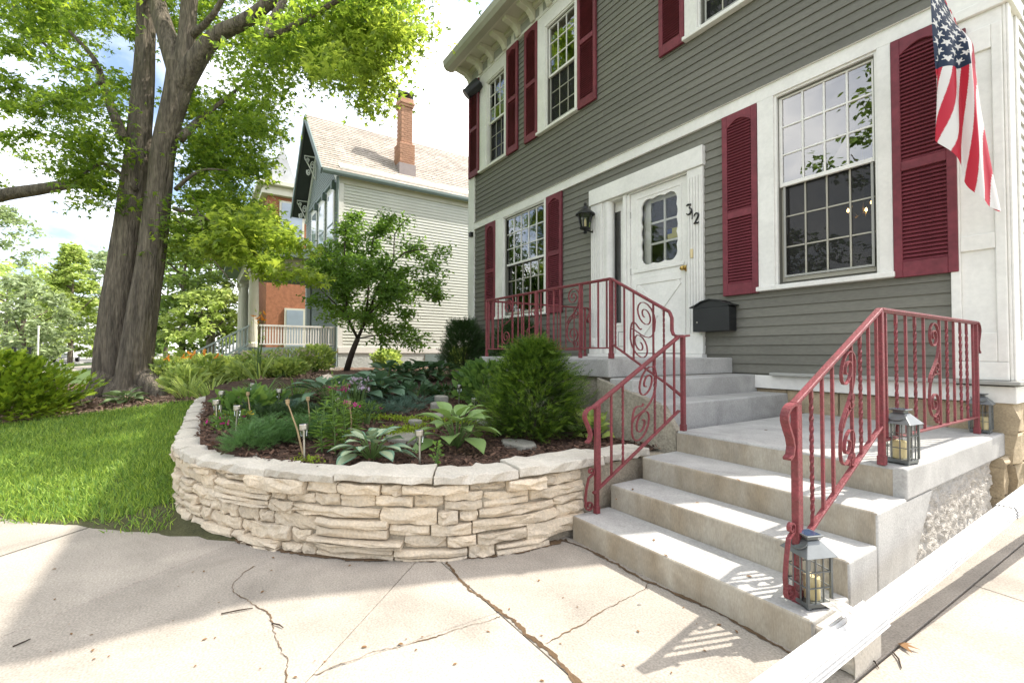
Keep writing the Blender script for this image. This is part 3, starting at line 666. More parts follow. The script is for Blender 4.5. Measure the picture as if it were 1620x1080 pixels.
door['label'] = 'white storm door with scalloped window'
mb = MB(); mb.box(-4.42, -4.30, D + .10, D + .125, 2.36, 3.34); mb.box(-3.85, -3.79, D + .10, D + .125, 2.36, 3.34); mb.box(-4.30, -3.85, D + .10, D + .125, 3.26, 3.34); mb.box(-4.30, -3.85, D + .10, D + .125, 2.36, 2.42)
mb.box(-4.085, -4.055, D + .098, D + .123, 2.42, 3.26)
for z in (2.69, 2.975): mb.box(-4.30, -4.086, D + .099, D + .124, z - .014, z + .014); mb.box(-4.054, -3.85, D + .099, D + .124, z - .014, z + .014)
mb.build('inner_door_sash', white, door)
for c in (0, 1):
    for r in range(3):
        xa, xb = (-4.30, -4.085) if c == 0 else (-4.055, -3.85); za = 2.42 + .285 * r
        mb = MB(); mb.add([(xa, D + .112, za), (xb, D + .112, za), (xb, D + .112, za + .27), (xa, D + .112, za + .27)], [(0, 1, 2), (0, 2, 3)]); mb.build('door_pane', lglass, door)
mb = MB(); mb.add([(-4.42, D + .028, 2.38), (-3.78, D + .028, 2.38), (-3.78, D + .028, 3.32), (-4.42, D + .028, 3.32)], [(0, 1, 2, 3)]); mb.build('storm_glass', lglass, door)
mb = MB(); mb.box(-4.03, -3.86, D + .106, D + .111, 2.71, 2.84); mb.build('window_sticker', mat('yellow_sticker', (.55, .50, .20), .6), door)
mb = MB(); mb.box(-4.03, -3.96, D + .1035, D + .1055, 2.775, 2.84); mb.build('sticker_corner', mat('blue_sticker', (.05, .09, .25), .6), door)
mb = MB(); mb.tube([(-3.70, D + .01, 2.26), (-3.70, D - .03, 2.26)], .012, 10); mb.lathe([(.002, -.03), (.02, -.022), (.03, 0), (.02, .022), (.002, .03)], (-3.70, D - .045, 2.26), 14); mb.box(-3.73, -3.67, D - .0, D + .0098, 2.22, 2.30); mb.build('door_knob', brass, door, smooth=False)
mb = MB()
for z in (1.42, 2.3, 3.1): mb.box(dx0 - .012, dx0 + .004, D + .002, D + .012, z, z + .09)
mb.build('hinge', greywhite, door)
mb = MB(); mb.box(-3.56, -3.53, D - .075, D - .0505, 2.36, 2.47); mb.build('doorbell', mat('cream_plastic', (.75, .62, .35), .4), house, bevel=.004)
mb = MB(); mb.box(-5.30, -5.22, D - .10, D - .081, 1.30, 1.40); mb.build('outlet_cover', white, house, bevel=.005)

# stone foundation under the base board
def rough_block(x0, x1, y0, y1, z0, z1, rng, amp=.012, nx=3, nz=2, front='y'):
    """stone with an uneven face: front is -y or +x"""
    V = []; F = []
    if front == 'y':
        for i in range(nx + 1):
            for j in range(nz + 1):
                e = (i in (0, nx)) or (j in (0, nz)); V.append((x0 + (x1 - x0) * i / nx + (0 if i in (0, nx) else rng.normal() * .006), y0 + (.014 if e else 0) + rng.normal() * amp * .6, z0 + (z1 - z0) * j / nz))
        b = len(V); V += [(x0, y1, z0), (x1, y1, z0), (x1, y1, z1), (x0, y1, z1)]
    else:
        for i in range(nx + 1):
            for j in range(nz + 1):
                e = (i in (0, nx)) or (j in (0, nz)); V.append((x1 - (.014 if e else 0) + rng.normal() * amp * .6, y0 + (y1 - y0) * i / nx, z0 + (z1 - z0) * j / nz))
        b = len(V); V += [(x0, y0, z0), (x0, y1, z0), (x0, y1, z1), (x0, y0, z1)]
    for i in range(nx):
        for j in range(nz):
            a = i * (nz + 1) + j; F.append((a, a + nz + 1, a + nz + 2, a + 1))
    bot = [i * (nz + 1) for i in range(nx + 1)]; top = [i * (nz + 1) + nz for i in range(nx + 1)]
    F += [tuple(bot[::-1] + [b, b + 1])[::1], tuple(top + [b + 2, b + 3]), tuple([j for j in range(nz, -1, -1)] + [b, b + 3]), tuple([nx * (nz + 1) + j for j in range(nz + 1)] + [b + 2, b + 1]), (b, b + 3, b + 2, b + 1)]
    mb = MB(); mb.add(V, F); return mb
rng = np.random.default_rng(11)
mb = MB(); mb.box(-3.1, -.93, D + .02, D + .3, .0, .829); mb.box(-1.2, -.93, D + .3, 8.0, .0, .829); mb.build('foundation', mortar, house)
x = -3.1
while x < -.95:
    w_ = rng.uniform(.22, .5); x1 = min(x + w_, -.93)
    rough_block(x + .006, x1 - .006, D - .02, D + .1, .60, .822, rng).build('foundation_stone', foundst, house, bevel=.006, seg=1); x = x1
for z0, z1 in ((.605, .822), (.38, .595), (.16, .37), (-.02, .15)):
    y = D - .04
    while y < 8:
        w_ = rng.uniform(.28, .55)
        rough_block(-1.05, -.85 + rng.uniform(0, .02), y + .006, y + w_ - .006, z0, z1, rng, .02, front='x').build('foundation_stone', foundst, house, bevel=.006, seg=1); y += w_
for z0, z1 in ((.38, .44), (.16, .37), (-.02, .15)):
    rough_block(-1.03, -.87, D - .22, D - .05, z0, z1, rng, .02, front='x').build('foundation_stone', foundst, house, bevel=.006, seg=1)

# ================================================================== STEPS AND PORCH
SX0, SX1 = -2.33, -.90
steps = thing('front_steps', 'concrete front steps with wide landing climbing from the driveway', 'steps', (-1.6, 2.5, 0))
FR = [2.01, 2.34, 2.645, 3.03]
def slabtop(name, x0, x1, y0, y1, z0, z1, parent, mside):
    """a concrete block whose tread is clean and whose vertical faces carry the run-off stain (own casting skin)"""
    mb = MB(); mb.box(x0, x1, y0, y1, z0, z1)
    mb.m = [1, 0, 1, 0, 1, 1]
    return mb.build(name, [concrete, mside], parent, bevel=.014, seg=3)
for i in range(3):
    slabtop('step', SX0 + .012 * i, SX1, FR[i], FR[i + 1] + .002, -.08 if i < 1 else .0, .152 * (i + 1), steps, riserstain)
slabtop('landing', SX0 + .03, SX1, FR[3], D - .003, .44, .608, steps, concrete)
mb = MB(); mb.box(SX0 + .06, SX1 - .05, FR[3], D - .05, -.05, .4395); mb.build('landing_base', concrete, steps)
mb = MB(); mb.box(SX0 + .031, SX1 - .06, FR[3] - .0015, FR[3] + .05, .30, .592); mb.build('landing_riser', riserstain, steps)
mb = MB(); mb.prism([(3.031, .0), (3.031, .439), (3.42, .439), (2.95, -.1), (2.9, -.1)], (SX1 - .049, SX1 - .004), 'x'); mb.build('cheek_wall', concrete, steps)
# roughcast side under the landing, deeply pitted
rng = np.random.default_rng(5); V = []; ny_, nz_ = 90, 24
ysr = np.linspace(2.95, 4.80, ny_); zsr = np.linspace(-.03, .439, nz_)
Y, Z = np.meshgrid(ysr, zsr, indexing='ij'); X = SX1 - .046 + rng.normal(size=Y.shape) * .009
I = (np.arange(ny_ - 1)[:, None] * nz_ + np.arange(nz_ - 1)[None]); F = np.stack([I, I + nz_, I + nz_ + 1, I + 1], -1).reshape(-1, 4)
npmesh('roughcast_face', np.stack([X, Y, Z], -1).reshape(-1, 3), F, roughcast, steps)
porch = thing('porch', 'raised concrete porch with three steps in front of white door', 'porch', (-4.4, 4.0, .6))
PY = 3.08; PZ = 1.148
slabtop('porch_slab', -5.44, -3.06, PY, D - .004, PZ - .175, PZ, porch, concrete)
for x1, zt in ((-2.78, .970), (-2.46, .790)): slabtop('porch_step', -3.062 if zt > .9 else -2.782, x1, PY + .005, D - .004, .35, zt, porch, concrete)
mb = MB(); mb.box(-5.38, -3.07, PY + .06, D - .01, .2, PZ - .176); mb.box(-3.069, -2.47, PY + .045, PY + .06, .2, .70); mb.build('porch_base', pebble, porch)
mb = MB(); mb.prism([(-3.20, .97), (-2.46, .78), (-2.33, .60), (-2.33, .2), (-3.20, .2)], (PY - .02, PY + .044), 'y'); mb.build('stair_string_wall', pebble, porch, bevel=.006)

# ================================================================== RAILINGS
def spiral(c, r0, r1, a0, turns, n=26):
    """path in a 2-D plane from the eye outwards"""
    return [(c[0] + (r0 + (r1 - r0) * t) * math.cos(a0 + turns * 2 * math.pi * t), c[1] + (r0 + (r1 - r0) * t) * math.sin(a0 + turns * 2 * math.pi * t)) for t in np.linspace(0, 1, n)]
def bez(p, n=10):
    return [tuple(sum(math.comb(3, i) * (1 - t) ** (3 - i) * t ** i * np.array(p[i]) for i in range(4))) for t in np.linspace(0, 1, n)]
def scroll_paths(k):
    """flowing double scroll inside a unit panel u:0..1, v:0..1 (v up); k = panel width / height"""
    def sp(c, r0, r1, a0, turns, n=26): return [(u, c[1] + (v - c[1]) * k) for u, v in spiral(c, r0, r1, a0, turns, n)]
    R = .46 if k < .4 else .36; y1 = 1 - (R + .04) * k - .03; y2 = (R + .04) * k + .05
    a = sp((.96 - R, y1), .07, R, 1.7 * 2 * math.pi, -1.7); a += bez([(.96, y1), (.96, y1 - .9 * k), (.10, .52), (.06, .40)])[1:]
    c = sp((.04 + R, y2), .07, R, 1.7 * 2 * math.pi + math.pi, -1.7); c += bez([(.04, y2), (.04, y2 + .9 * k), (.42, .40), (.46, .52)])[1:]
    b = sp((.74, .53), .05, .22, 1.3 * 2 * math.pi + math.pi * .5, 1.3, 16); b += bez([b[-1], (b[-1][0] - .3, b[-1][1]), (.30, .47), (.20, .40)], 7)[1:]
    d = sp((.70, .10 * k + .02), .05, .20, 2.0, 1.2, 14)
    return [a, c, b, d] if k < .4 else [a, c]
def baluster(parent, p0, p1, twist=False, w=.013):
    mb = MB()
    if twist:
        n = 26; p0 = np.array(p0); p1 = np.array(p1); v = []; f = []
        for i in range(n + 1):
            t = i / n; a = t * math.pi * 7 if .06 < t < .94 else 0; q = p0 + (p1 - p0) * t; r = w * .74
            v += [q + np.array([r * math.cos(a + k * math.pi / 2 + math.pi / 4), r * math.sin(a + k * math.pi / 2 + math.pi / 4), 0]) for k in range(4)]
        f = [(i * 4 + k, i * 4 + (k + 1) % 4, i * 4 + 4 + (k + 1) % 4, i * 4 + 4 + k) for i in range(n) for k in range(4)]
        mb.add(v, f); return mb.build('twisted_baluster', railred, parent)
    mb.bar(p0, p1, w, w, (0, 1, 0)); return mb.build('baluster', railred, parent)
def rail_run(root, A, B, bot_off, n, posts, scrolls, twists, top=True, skip=()):
    """A,B: ends of the handrail centre line (3-D); the bottom rail lies bot_off below it"""
    A = np.array(A, float); B = np.array(B, float); dn = np.array([0, 0, -bot_off]); wv = np.cross(B - A, (0, 0, 1)); wv = wv / np.linalg.norm(wv)
    if top: mb = MB(); mb.bar(A, B, .034, .016); mb.bar(A - [0, 0, .011], B - [0, 0, .011], .022, .012); mb.build('handrail', railred, root, bevel=.004)
    mb = MB(); mb.bar(A + dn, B + dn, .026, .013); mb.build('bottom_rail', railred, root, bevel=.002, seg=1)
    for i in range(n):
        if i in skip: continue
        t = (i + .5) / n; p = A + (B - A) * t
        baluster(root, p + dn, p - [0, 0, .01], i in twists)
    for s0, s1 in scrolls:
        mb = MB()
        k_ = np.linalg.norm(B - A) * (s1 - s0) / bot_off
        for path in scroll_paths(k_):
            pts = [A + (B - A) * (s0 + (s1 - s0) * u) + dn * (1 - v) * .985 for u, v in path]
            mb.strap(pts, wv * .015, .006)
        mb.build('scroll', railred, root)
def newel(root, x, y, z0, z1, w=.030):
    mb = MB(); mb.box(x - w / 2, x + w / 2, y - w / 2, y + w / 2, z0, z1); mb.box(x - w * .62, x + w * .62, y - w * .62, y + w * .62, z0, z0 + .05); mb.build('post', railred, root, bevel=.003, seg=1)
def lamb_tongue(root, p, d, drop=.20):
    """handrail end that rolls over and down; d = horizontal outward direction"""
    p = np.array(p, float); d = np.array(d, float); w = np.cross(d, (0, 0, 1))
    pts = [p + d * (.075 * math.sin(a)) + np.array([0, 0, -.055 * (1 - math.cos(a))]) for a in np.linspace(0, math.pi * .62, 8)]
    q = pts[-1]; pts += [q + d * x_ + np.array([0, 0, -z_]) for x_, z_ in ((-.015, .03), (-.035, .065), (-.045, .10), (-.035, .135), (-.01, .15))]
    mb = MB(); mb.strap(pts, w * .034, .012); mb.build('rail_end', railred, root)
def foot_scroll(root, p, d, h=.30):
    p = np.array(p, float); d = np.array(d, float); w = np.cross(d, (0, 0, 1))
    P = [(u, v) for u, v in spiral((.035, h), .008, .028, 3.4, 1.2, 14)][::1]
    P += [(.055, h - .04), (.075, h * .6), (.085, h * .35), (.08, .06)] + spiral((.05, .045), .035, .010, 0.4, -1.3, 16)
    mb = MB(); mb.strap([p + d * u + np.array([0, 0, v]) for u, v in P], w * .018, .007); mb.build('foot_scroll', railred, root)

rr = thing('stair_railing', 'red wrought iron railing with scrolls on the right side of the landing and steps', 'railing', (-1.0, 3.0, .15))
XQ = -1.005
newel(rr, XQ, 2.115, .152, .985); newel(rr, XQ, 3.03, .608, 1.43); newel(rr, XQ, 4.80, .608, 1.42)
rail_run(rr, (XQ, 2.10, .985), (XQ, 3.03, 1.437), .62, 9, None, [(.46, .66)], (1, 6), True, skip=(4,))
rail_run(rr, (XQ, 3.03, 1.437), (XQ, 4.80, 1.432), .70, 12, None, [(.42, .54)], (1, 3, 7, 9, 10), True, skip=(5,))
lamb_tongue(rr, (XQ, 2.10, .985), (0, -1, 0)); lamb_tongue(rr, (XQ, 4.81, 1.432), (0, 1, 0), .16); foot_scroll(rr, (XQ, 2.10, .17), (0, -1, 0))
lr = thing('stair_railing', 'red iron railing beside the lower steps, next to the stone wall', 'railing', (-2.28, 2.6, .15))
XP = -2.27
newel(lr, XP, 2.17, .152, .86, .028); newel(lr, XP, 3.07, .608, 1.335, .032)
rail_run(lr, (XP, 2.14, .845), (XP, 3.02, 1.325), .56, 8, None, [(.40, .72)], (2, 5), True, skip=(3, 4))
mb = MB(); mb.bar((XP, 2.99, 1.318), (XP, 3.14, 1.335), .034, .014); mb.build('handrail', railred, lr, bevel=.003)
lamb_tongue(lr, (XP, 2.14, .845), (0, -1, 0)); foot_scroll(lr, (XP, 2.155, .17), (0, -1, 0), .26)
pr = thing('porch_railing', 'red iron railing round the porch edge in front of the door and window', 'railing', (-4.2, 3.12, 1.15))
YP = 3.13
newel(pr, -3.08, YP, PZ, 1.885, .034); newel(pr, -5.33, YP, PZ, 1.885, .028); newel(pr, -4.23, YP, PZ, 1.885, .036); newel(pr, -3.50, YP, PZ, 1.885, .026)
rail_run(pr, (-5.33, YP, 1.885), (-3.08, YP, 1.885), .64, 20, None, [(.16, .28), (.72, .81)], (2, 5, 8, 11), True, skip=(3, 4, 14, 15, 9))
mb = MB(); mb.bar((-2.44, YP, .935), (-2.285, YP - .03, .855), .026, .013); mb.build('bottom_rail', railred, pr)
rail_run(pr, (-3.08, YP, 1.885), (-2.44, YP, 1.535), .60, 6, None, [(.34, .80)], (0, 5), True, skip=(3,))
mb = MB(); mb.strap([(-2.47, YP, 1.55), (-2.435, YP, 1.525), (-2.415, YP, 1.48), (-2.415, YP, 1.38), (-2.40, YP, 1.345), (-2.36, YP - .02, 1.335), (-2.27, YP - .06, 1.332)], (0, .03, 0), .014); mb.build('rail_end', railred, pr)
newel(pr, -5.33, 4.86, PZ, 1.885, .026)
rail_run(pr, (-5.33, YP, 1.885), (-5.33, 4.88, 1.885), .64, 11, None, [(.36, .52)], (2, 8), True, skip=(4, 5)); lamb_tongue(pr, (-5.33, 4.88, 1.885), (0, 1, 0), .14)
# ================================================================== STONE WALL OF THE RAISED BED
wallT = thing('retaining_wall', 'low curved limestone retaining wall holding up the flower bed', 'stone wall', (-3.0, .6, 0))
rng = np.random.default_rng(21)
S_END = WS[-1]
def wall_base_z(s):
    p, _ = wall_at(s); return max(-.02, float(z_ground(p[0], p[1])) - .05) if lawn_d(p[0], p[1]) > 0 else -.02
def wall_top_z(s):
    return .432 + .015 * math.sin(s * 1.1) + .10 * max(0, s - 5.2) / 4
def stone(s0, s1, z0, z1, proud, amp, mat_, name, depth=.16, nx=4, nz=2):
    V = []; F = []
    for i in range(nx + 1):
        t = i / nx; s = s0 + (s1 - s0) * t; p, nn = wall_at(s); endx = i in (0, nx)
        for j in range(nz + 1):
            e = endx + (j in (0, nz)); off = proud - .010 * e + rng.normal() * amp
            zj = z0 + (z1 - z0) * j / nz + rng.normal() * .0035 * (1 if j in (0, nz) else 2)
            q = p + nn * off; V.append((q[0], q[1], zj))
    b = len(V)
    for i in range(nx + 1):
        s = s0 + (s1 - s0) * i / nx; p, nn = wall_at(s); q = p - nn * depth
        V += [(q[0], q[1], z0), (q[0], q[1], z1)]
    R = nz + 1
    for i in range(nx):
        for j in range(nz): a = i * R + j; F.append((a, a + R, a + R + 1, a + 1))
        F.append((i * R + nz, (i + 1) * R + nz, b + 2 * i + 3, b + 2 * i + 1)); F.append((i * R, b + 2 * i, b + 2 * i + 2, (i + 1) * R)); F.append((b + 2 * i, b + 2 * i + 1, b + 2 * i + 3, b + 2 * i + 2))
    F.append(tuple([j for j in range(R)] + [b + 1, b])); F.append(tuple([nx * R + j for j in range(nz, -1, -1)] + [b + 2 * nx, b + 2 * nx + 1]))
    mb = MB(); mb.add(V, F); o = mb.build(name, mat_, wallT, bevel=.0035, seg=1)
    bm = bmesh.new(); bm.from_mesh(o.data); bmesh.ops.recalc_face_normals(bm, faces=bm.faces); bm.to_mesh(o.data); bm.free()
    return o
# mortar heart
n = 140; V = []; F = []
for i, s in enumerate(np.linspace(0, S_END, n)):
    p, nn = wall_at(s); a = p - nn * .030; b_ = p - nn * .20; zt = wall_top_z(s) - .012; zb = -.05
    V += [(a[0], a[1], zb), (a[0], a[1], zt), (b_[0], b_[1], zt), (b_[0], b_[1], zb)]
for i in range(n - 1):
    for j in range(4): F.append((i * 4 + j, i * 4 + (j + 1) % 4, i * 4 + 4 + (j + 1) % 4, i * 4 + 4 + j))
F += [(0, 1, 2, 3), tuple(4 * n - 4 + j for j in (3, 2, 1, 0))]
mb = MB(); mb.add(V, F); mb.build('mortar_core', mortar, wallT)
S_FACE = 7.4
zc = [-.02, .062, .134, .218, .288, .368, .432]
def zline(c, s):
    if c in (0,): return zc[c]
    return zc[c] + (.012 * math.sin(s * 3.1 + c * 1.7) + .008 * math.sin(s * 7.3 + c * 2.9)) * (0 if c == 6 else 1)
for c in range(6):
    s = .85 + rng.uniform(0, .05)
    while s < S_FACE:
        L_ = rng.choice([rng.uniform(.10, .18), rng.uniform(.18, .34), rng.uniform(.34, .60)], p=[.28, .42, .30]); e = min(s + L_, S_FACE); sm_ = (s + e) / 2
        z0, z1 = zline(c, sm_) + .003, zline(c + 1, sm_) - .003
        base = max(-.02, wall_base_z(s))
        if z1 > base + .02:
            proud = rng.uniform(-.010, .022) + (.028 if rng.random() < .18 else 0) + (.014 if c == 0 else 0)
            g0, g1 = rng.uniform(.002, .007), rng.uniform(.002, .007)
            if rng.random() < .30 and L_ > .22:
                zm = (z0 + z1) / 2 + rng.normal() * .006
                stone(s + g0, e - g1, z0, zm - .002, proud, .008, limestone, 'stone', nz=2); stone(s + g0, e - g1, zm + .002, z1, proud + rng.normal() * .009, .008, limestone, 'stone', nz=2)
            else: stone(s + g0, e - g1, z0, z1, proud, .009, limestone, 'stone', nx=6 if L_ > .3 else 4, nz=3)
        s = e
s = .25
while s < S_END - .1:
    L_ = rng.uniform(.38, .75); e = min(s + L_, S_END); zt = wall_top_z((s + e) / 2) + rng.normal() * .004
    nx = 10; V = []; F = []; th = .052 + rng.uniform(-.006, .010)
    pin = rng.uniform(.20, .27); pout = rng.uniform(.012, .035)
    for i in range(nx + 1):
        ss = s + .004 + (e - s - .008) * i / nx; p, nn = wall_at(ss)
        for j in range(5):
            off = pout + rng.normal() * .011 - (pin + pout + (rng.normal() * .012 if j == 4 else 0)) * j / 4; q = p + nn * off
            V.append((q[0], q[1], zt + .002 + rng.normal() * .0045 + (th - .004 * (j in (0, 4)))))
        for j in (0, 4):
            off = (pout + rng.normal() * .008) if j == 0 else -pin; q = p + nn * off; V.append((q[0], q[1], zt + rng.normal() * .003))
    for i in range(nx):
        a = i * 7; b_ = a + 7
        F += [(a + j, b_ + j, b_ + j + 1, a + j + 1) for j in range(4)] + [(a, a + 5, b_ + 5, b_), (a + 4, b_ + 4, b_ + 6, a + 6), (a + 5, a + 6, b_ + 6, b_ + 5)]
    F += [(0, 1, 2, 3, 4, 6, 5), tuple(nx * 7 + j for j in (5, 6, 4, 3, 2, 1, 0))]
    mb = MB(); mb.add(V, F); o = mb.build('cap_stone', capstone, wallT, bevel=.006, seg=2)
    bm = bmesh.new(); bm.from_mesh(o.data); bmesh.ops.recalc_face_normals(bm, faces=bm.faces); bm.to_mesh(o.data); bm.free()
    s = e
CAPZ = .50

# ================================================================== THINGS ON THE HOUSE
LS = 1.45
wl = thing('wall_lantern', 'black coach lantern on the siding left of the front door', 'wall lamp', (-5.30, D - .12, 3.25))
cx, cy = -5.30, D - .20
mb = MB(); mb.lathe([(.012, 3.02), (.022, 3.04), (.012, 3.06), (.02, 3.075), (.055, 3.09), (.06, 3.105), (.05, 3.11)], (cx, cy, 0), 12); mb.build('finial_base', blackmetal, wl)
mb = MB(); mb.lathe([(.048, 3.11), (.075, 3.30)], (cx, cy, 0), 6); mb.build('lamp_glass', lglass, wl)
for k in range(6):
    a = k * math.pi / 3; mb = MB(); mb.bar((cx + .05 * math.cos(a), cy + .05 * math.sin(a), 3.11), (cx + .077 * math.cos(a), cy + .077 * math.sin(a), 3.30), .008); mb.build('lamp_bar', blackmetal, wl)
mb = MB(); mb.lathe([(.105, 3.295), (.10, 3.31), (.05, 3.37), (.035, 3.385), (.03, 3.41), (.012, 3.43), (.018, 3.455), (.004, 3.48)], (cx, cy, 0), 12); mb.build('lamp_roof', blackmetal, wl)
mb = MB(); mb.lathe([(.011, 3.10), (.011, 3.21), (.004, 3.24)], (cx, cy, 0), 8); mb.build('lamp_candle', wax, wl)
mb = MB(); mb.box(cx - .045, cx + .045, D - .075, D - .021, 3.10, 3.34); mb.tube([(cx, D - .06, 3.16), (cx, D - .10, 3.06), (cx, cy, 3.085)], .012, 8); mb.build('wall_bracket', blackmetal, wl)
for o_ in wl.children:            # real coach lamps of this kind are about half a metre tall
    for v_ in o_.data.vertices:
        w_ = v_.co + Vector(wl.location); w_ = Vector((cx + (w_.x - cx) * LS, min(D - .022, cy + (w_.y - cy) * LS), 3.26 + (w_.z - 3.26) * 1.05)); v_.co = w_ - Vector(wl.location)
ml = thing('mailbox', 'black metal mailbox with curved lid on the siding right of the door', 'mailbox', (-3.2, D - .1, 1.45))
mx0, mx1 = -3.46, -3.00; my0, my1 = D - .17, D - .022
mb = MB(); mb.box(mx0, mx1, my0, my1, 1.45, 1.725); mb.build('box', blackmetal, ml, bevel=.006)
top = [(mx0 - .03, 1.742), (mx0 + .04, 1.765), (mx0 + .12, 1.805), ((mx0 + mx1) / 2, 1.825), (mx1 - .12, 1.805), (mx1 - .04, 1.765), (mx1 + .03, 1.742)]
mb = MB(); mb.prism(top + [(x, z - .012) for x, z in top[::-1]], (my0 - .025, my1), 'y'); mb.build('lid', blackmetal, ml)
mb = MB(); mb.prism([(mx0, 1.726)] + [(x, z - .0125) for x, z in top[1:-1]] + [(mx1, 1.726)], (my0 + .001, my1 - .002), 'y'); mb.build('lid_side', blackmetal, ml)
mb = MB(); mb.lathe([(.004, 0), (.012, .003), (.010, .008)], (0, 0, 0), 10); 
mb.v = [(mx0 + .06 + x, my0 - z, 1.56 + y) for x, y, z in mb.v]; mb.build('lock', steel, ml)
# house numbers
hn = thing('house_number', 'black metal numerals 312 stepping down the white door pilaster', 'house number', (-3.54, D - .07, 2.88))
def numeral(name, strokes, ox, oz, h=.125):
    mb = MB()
    for P in strokes:
        Q = smooth_path(P, 22) if len(P) > 2 else np.array(P, float)
        mb.tube([(ox + u * h, D - .072, oz + v * h) for u, v in Q], [.0055 + .006 * math.sin(math.pi * min(1, i / (len(Q) - 1))) for i in range(len(Q))], 6)
    mb.build(name, blackmetal, hn)
numeral('numeral', [[(-.26, .86), (-.16, .98), (.06, .98), (.24, 1.0)], [(.24, 1.0), (.02, .60)], [(.02, .60), (.22, .56), (.28, .30), (.10, .04), (-.16, .04), (-.28, .16)]], -3.575, 2.90)
numeral('numeral', [[(-.10, .80), (.06, 1.0)], [(.06, 1.0), (.05, .02)]], -3.535, 2.83, .115)
numeral('numeral', [[(-.24, .74), (-.10, .98), (.16, .98), (.26, .76), (.10, .42), (-.26, .02)], [(-.26, .02), (-.05, .10), (.16, .02), (.30, .12)]], -3.475, 2.765)
# flood speaker on the far upper corner and small box on corner board
sp = thing('corner_floodlight', 'dark cylindrical floodlight at the far upper corner under the eaves', 'floodlight', (-9.2, D - .2, 6.8))
pA, pB = at(758, 132, y=D - .10), at(739, 148, y=D - .32)
mb = MB(); mb.tube([pA, pA + (pB - pA) * .75, pB], [.13, .12, .10], 14); mb.build('lamp_housing', blackmetal, sp)
mb = MB(); mb.tube([pB, pB + (pB - pA) * .12], [.115, .115], 14); mb.build('lamp_hood', blackmetal, sp)
mb = MB(); mb.bar(pA, (pA[0], D - .03, pA[2] - .02), .05); mb.build('lamp_bracket', blackmetal, sp)
p = at(745, 371, y=D - .08)
mb = MB(); mb.box(p[0] - .05, p[0] + .05, D - .12, D - .041, p[2] - .05, p[2] + .05); tag(mb.build('junction_box', blackmetal, bevel=.01), 'small black box on the far white corner board', 'junction box')

# flag on its angled pole
fl = thing('flag', 'american flag hanging from an angled pole at the house corner', 'flag', (-1.1, 4.6, 3.6))
HB = np.array([-1.10, D - .06, 3.66]); HT = np.array([-1.13, 4.30, 4.12])
nu, nv = 170, 230
U, Vv = np.meshgrid(np.linspace(0, 1, nu + 1), np.linspace(0, 1, nv + 1), indexing='ij')
LEN = 1.5
# hoist runs up the pole from U=1 (bracket) to U=0 (tip); the canton half hangs in front, the rest folds in behind it
fold = np.where(U < .62, U / .62, 1 - (U - .62) / .38 * .55)          # across the visible face and part of the way back
t = Vv
px = -1.120 + (.050 + .085 * sstep(0, .25, t) + .165 * t ** 1.3) * fold ** 1.05 + .016 * np.sin(fold * 16 + t * 2.5) * sstep(.05, .5, t)
py = 4.40 + .30 * fold * (1 - .4 * t) + .10 * sstep(.60, .66, U) + .035 * np.sin(fold * 11 + t * 3.0) * sstep(.05, .5, t)
ztop = 3.97 - .22 * fold; zmid = 3.27 + .02 * fold; zbot = 2.76 - .60 * fold + .05 * np.sin(fold * 7)
pz = np.where(t < .4, ztop + (zmid - ztop) * t / .4, zmid + (zbot - zmid) * (t - .4) / .6)
PV = np.stack([px, py, pz], -1).reshape(-1, 3)
I = (np.arange(nu)[:, None] * (nv + 1) + np.arange(nv)[None]); F = np.stack([I, I + nv + 1, I + nv + 2, I + 1], -1).reshape(-1, 4)
uc = ((U[:-1, :-1] + .5 / nu)).ravel(); vc = ((Vv[:-1, :-1] + .5 / nv)).ravel()
st = np.floor((uc + .42 * np.maximum(vc - .3, 0)) * 13).astype(int) % 2                      # 0 red, 1 white
mi = np.where(st == 0, 0, 1)
canton = (uc < 7 / 13) & (vc < .40)
mi = np.where(canton, 2, mi)
def star_in(dx, dy, r):
    a = np.arctan2(dx, dy); rad = np.hypot(dx, dy); seg = np.abs(((a / (2 * math.pi / 5)) % 1) - .5) * 2      # 1 at the point
    lim = r * (.40 + .60 * seg ** 2.2); return rad < lim
Hh = 1.0; Fl = 1.5 / .95
for r in range(6):
    for q_ in range(5 if r % 2 == 0 else 4):
        su = 7 / 13 * (r + .8) / 6.4; sv = .40 * ((q_ * 2 + (1 if r % 2 == 0 else 2)) / 10)
        mi = np.where(canton & star_in((uc - su) * .42, (vc - sv) * 1.35, .030), 1, mi)
fr_ = leafmat('flag_red', (.52, .022, .045), (.5, .02, .04), 0, tw=.35); fw_ = leafmat('flag_white', (.78, .77, .74), (.7, .68, .64), 0, tw=.35); fb_ = leafmat('flag_blue', (.010, .024, .055), (.015, .035, .08), 0, tw=.3)
npmesh('cloth', PV, F, [fr_, fw_, fb_], fl, smooth=True, mi=mi)
mb = MB(); mb.tube([HB + np.array([0, .02, -.02]), HT + (HT - HB) * .10], .0125, 10); mb.lathe([(.004, -.02), (.025, 0), (.004, .025)], tuple(HT + (HT - HB) * .11), 10); mb.build('pole', mat('varnished_wood', (.30, .17, .08), .4, .15, 8), fl)
mb = MB(); mb.box(-1.14, -1.06, D - .075, D - .051, 3.56, 3.76); mb.tube([(-1.10, D - .06, 3.63), HB + (HT - HB) * .13], .02, 10); mb.build('pole_bracket', maroon, fl, bevel=.003, seg=1)

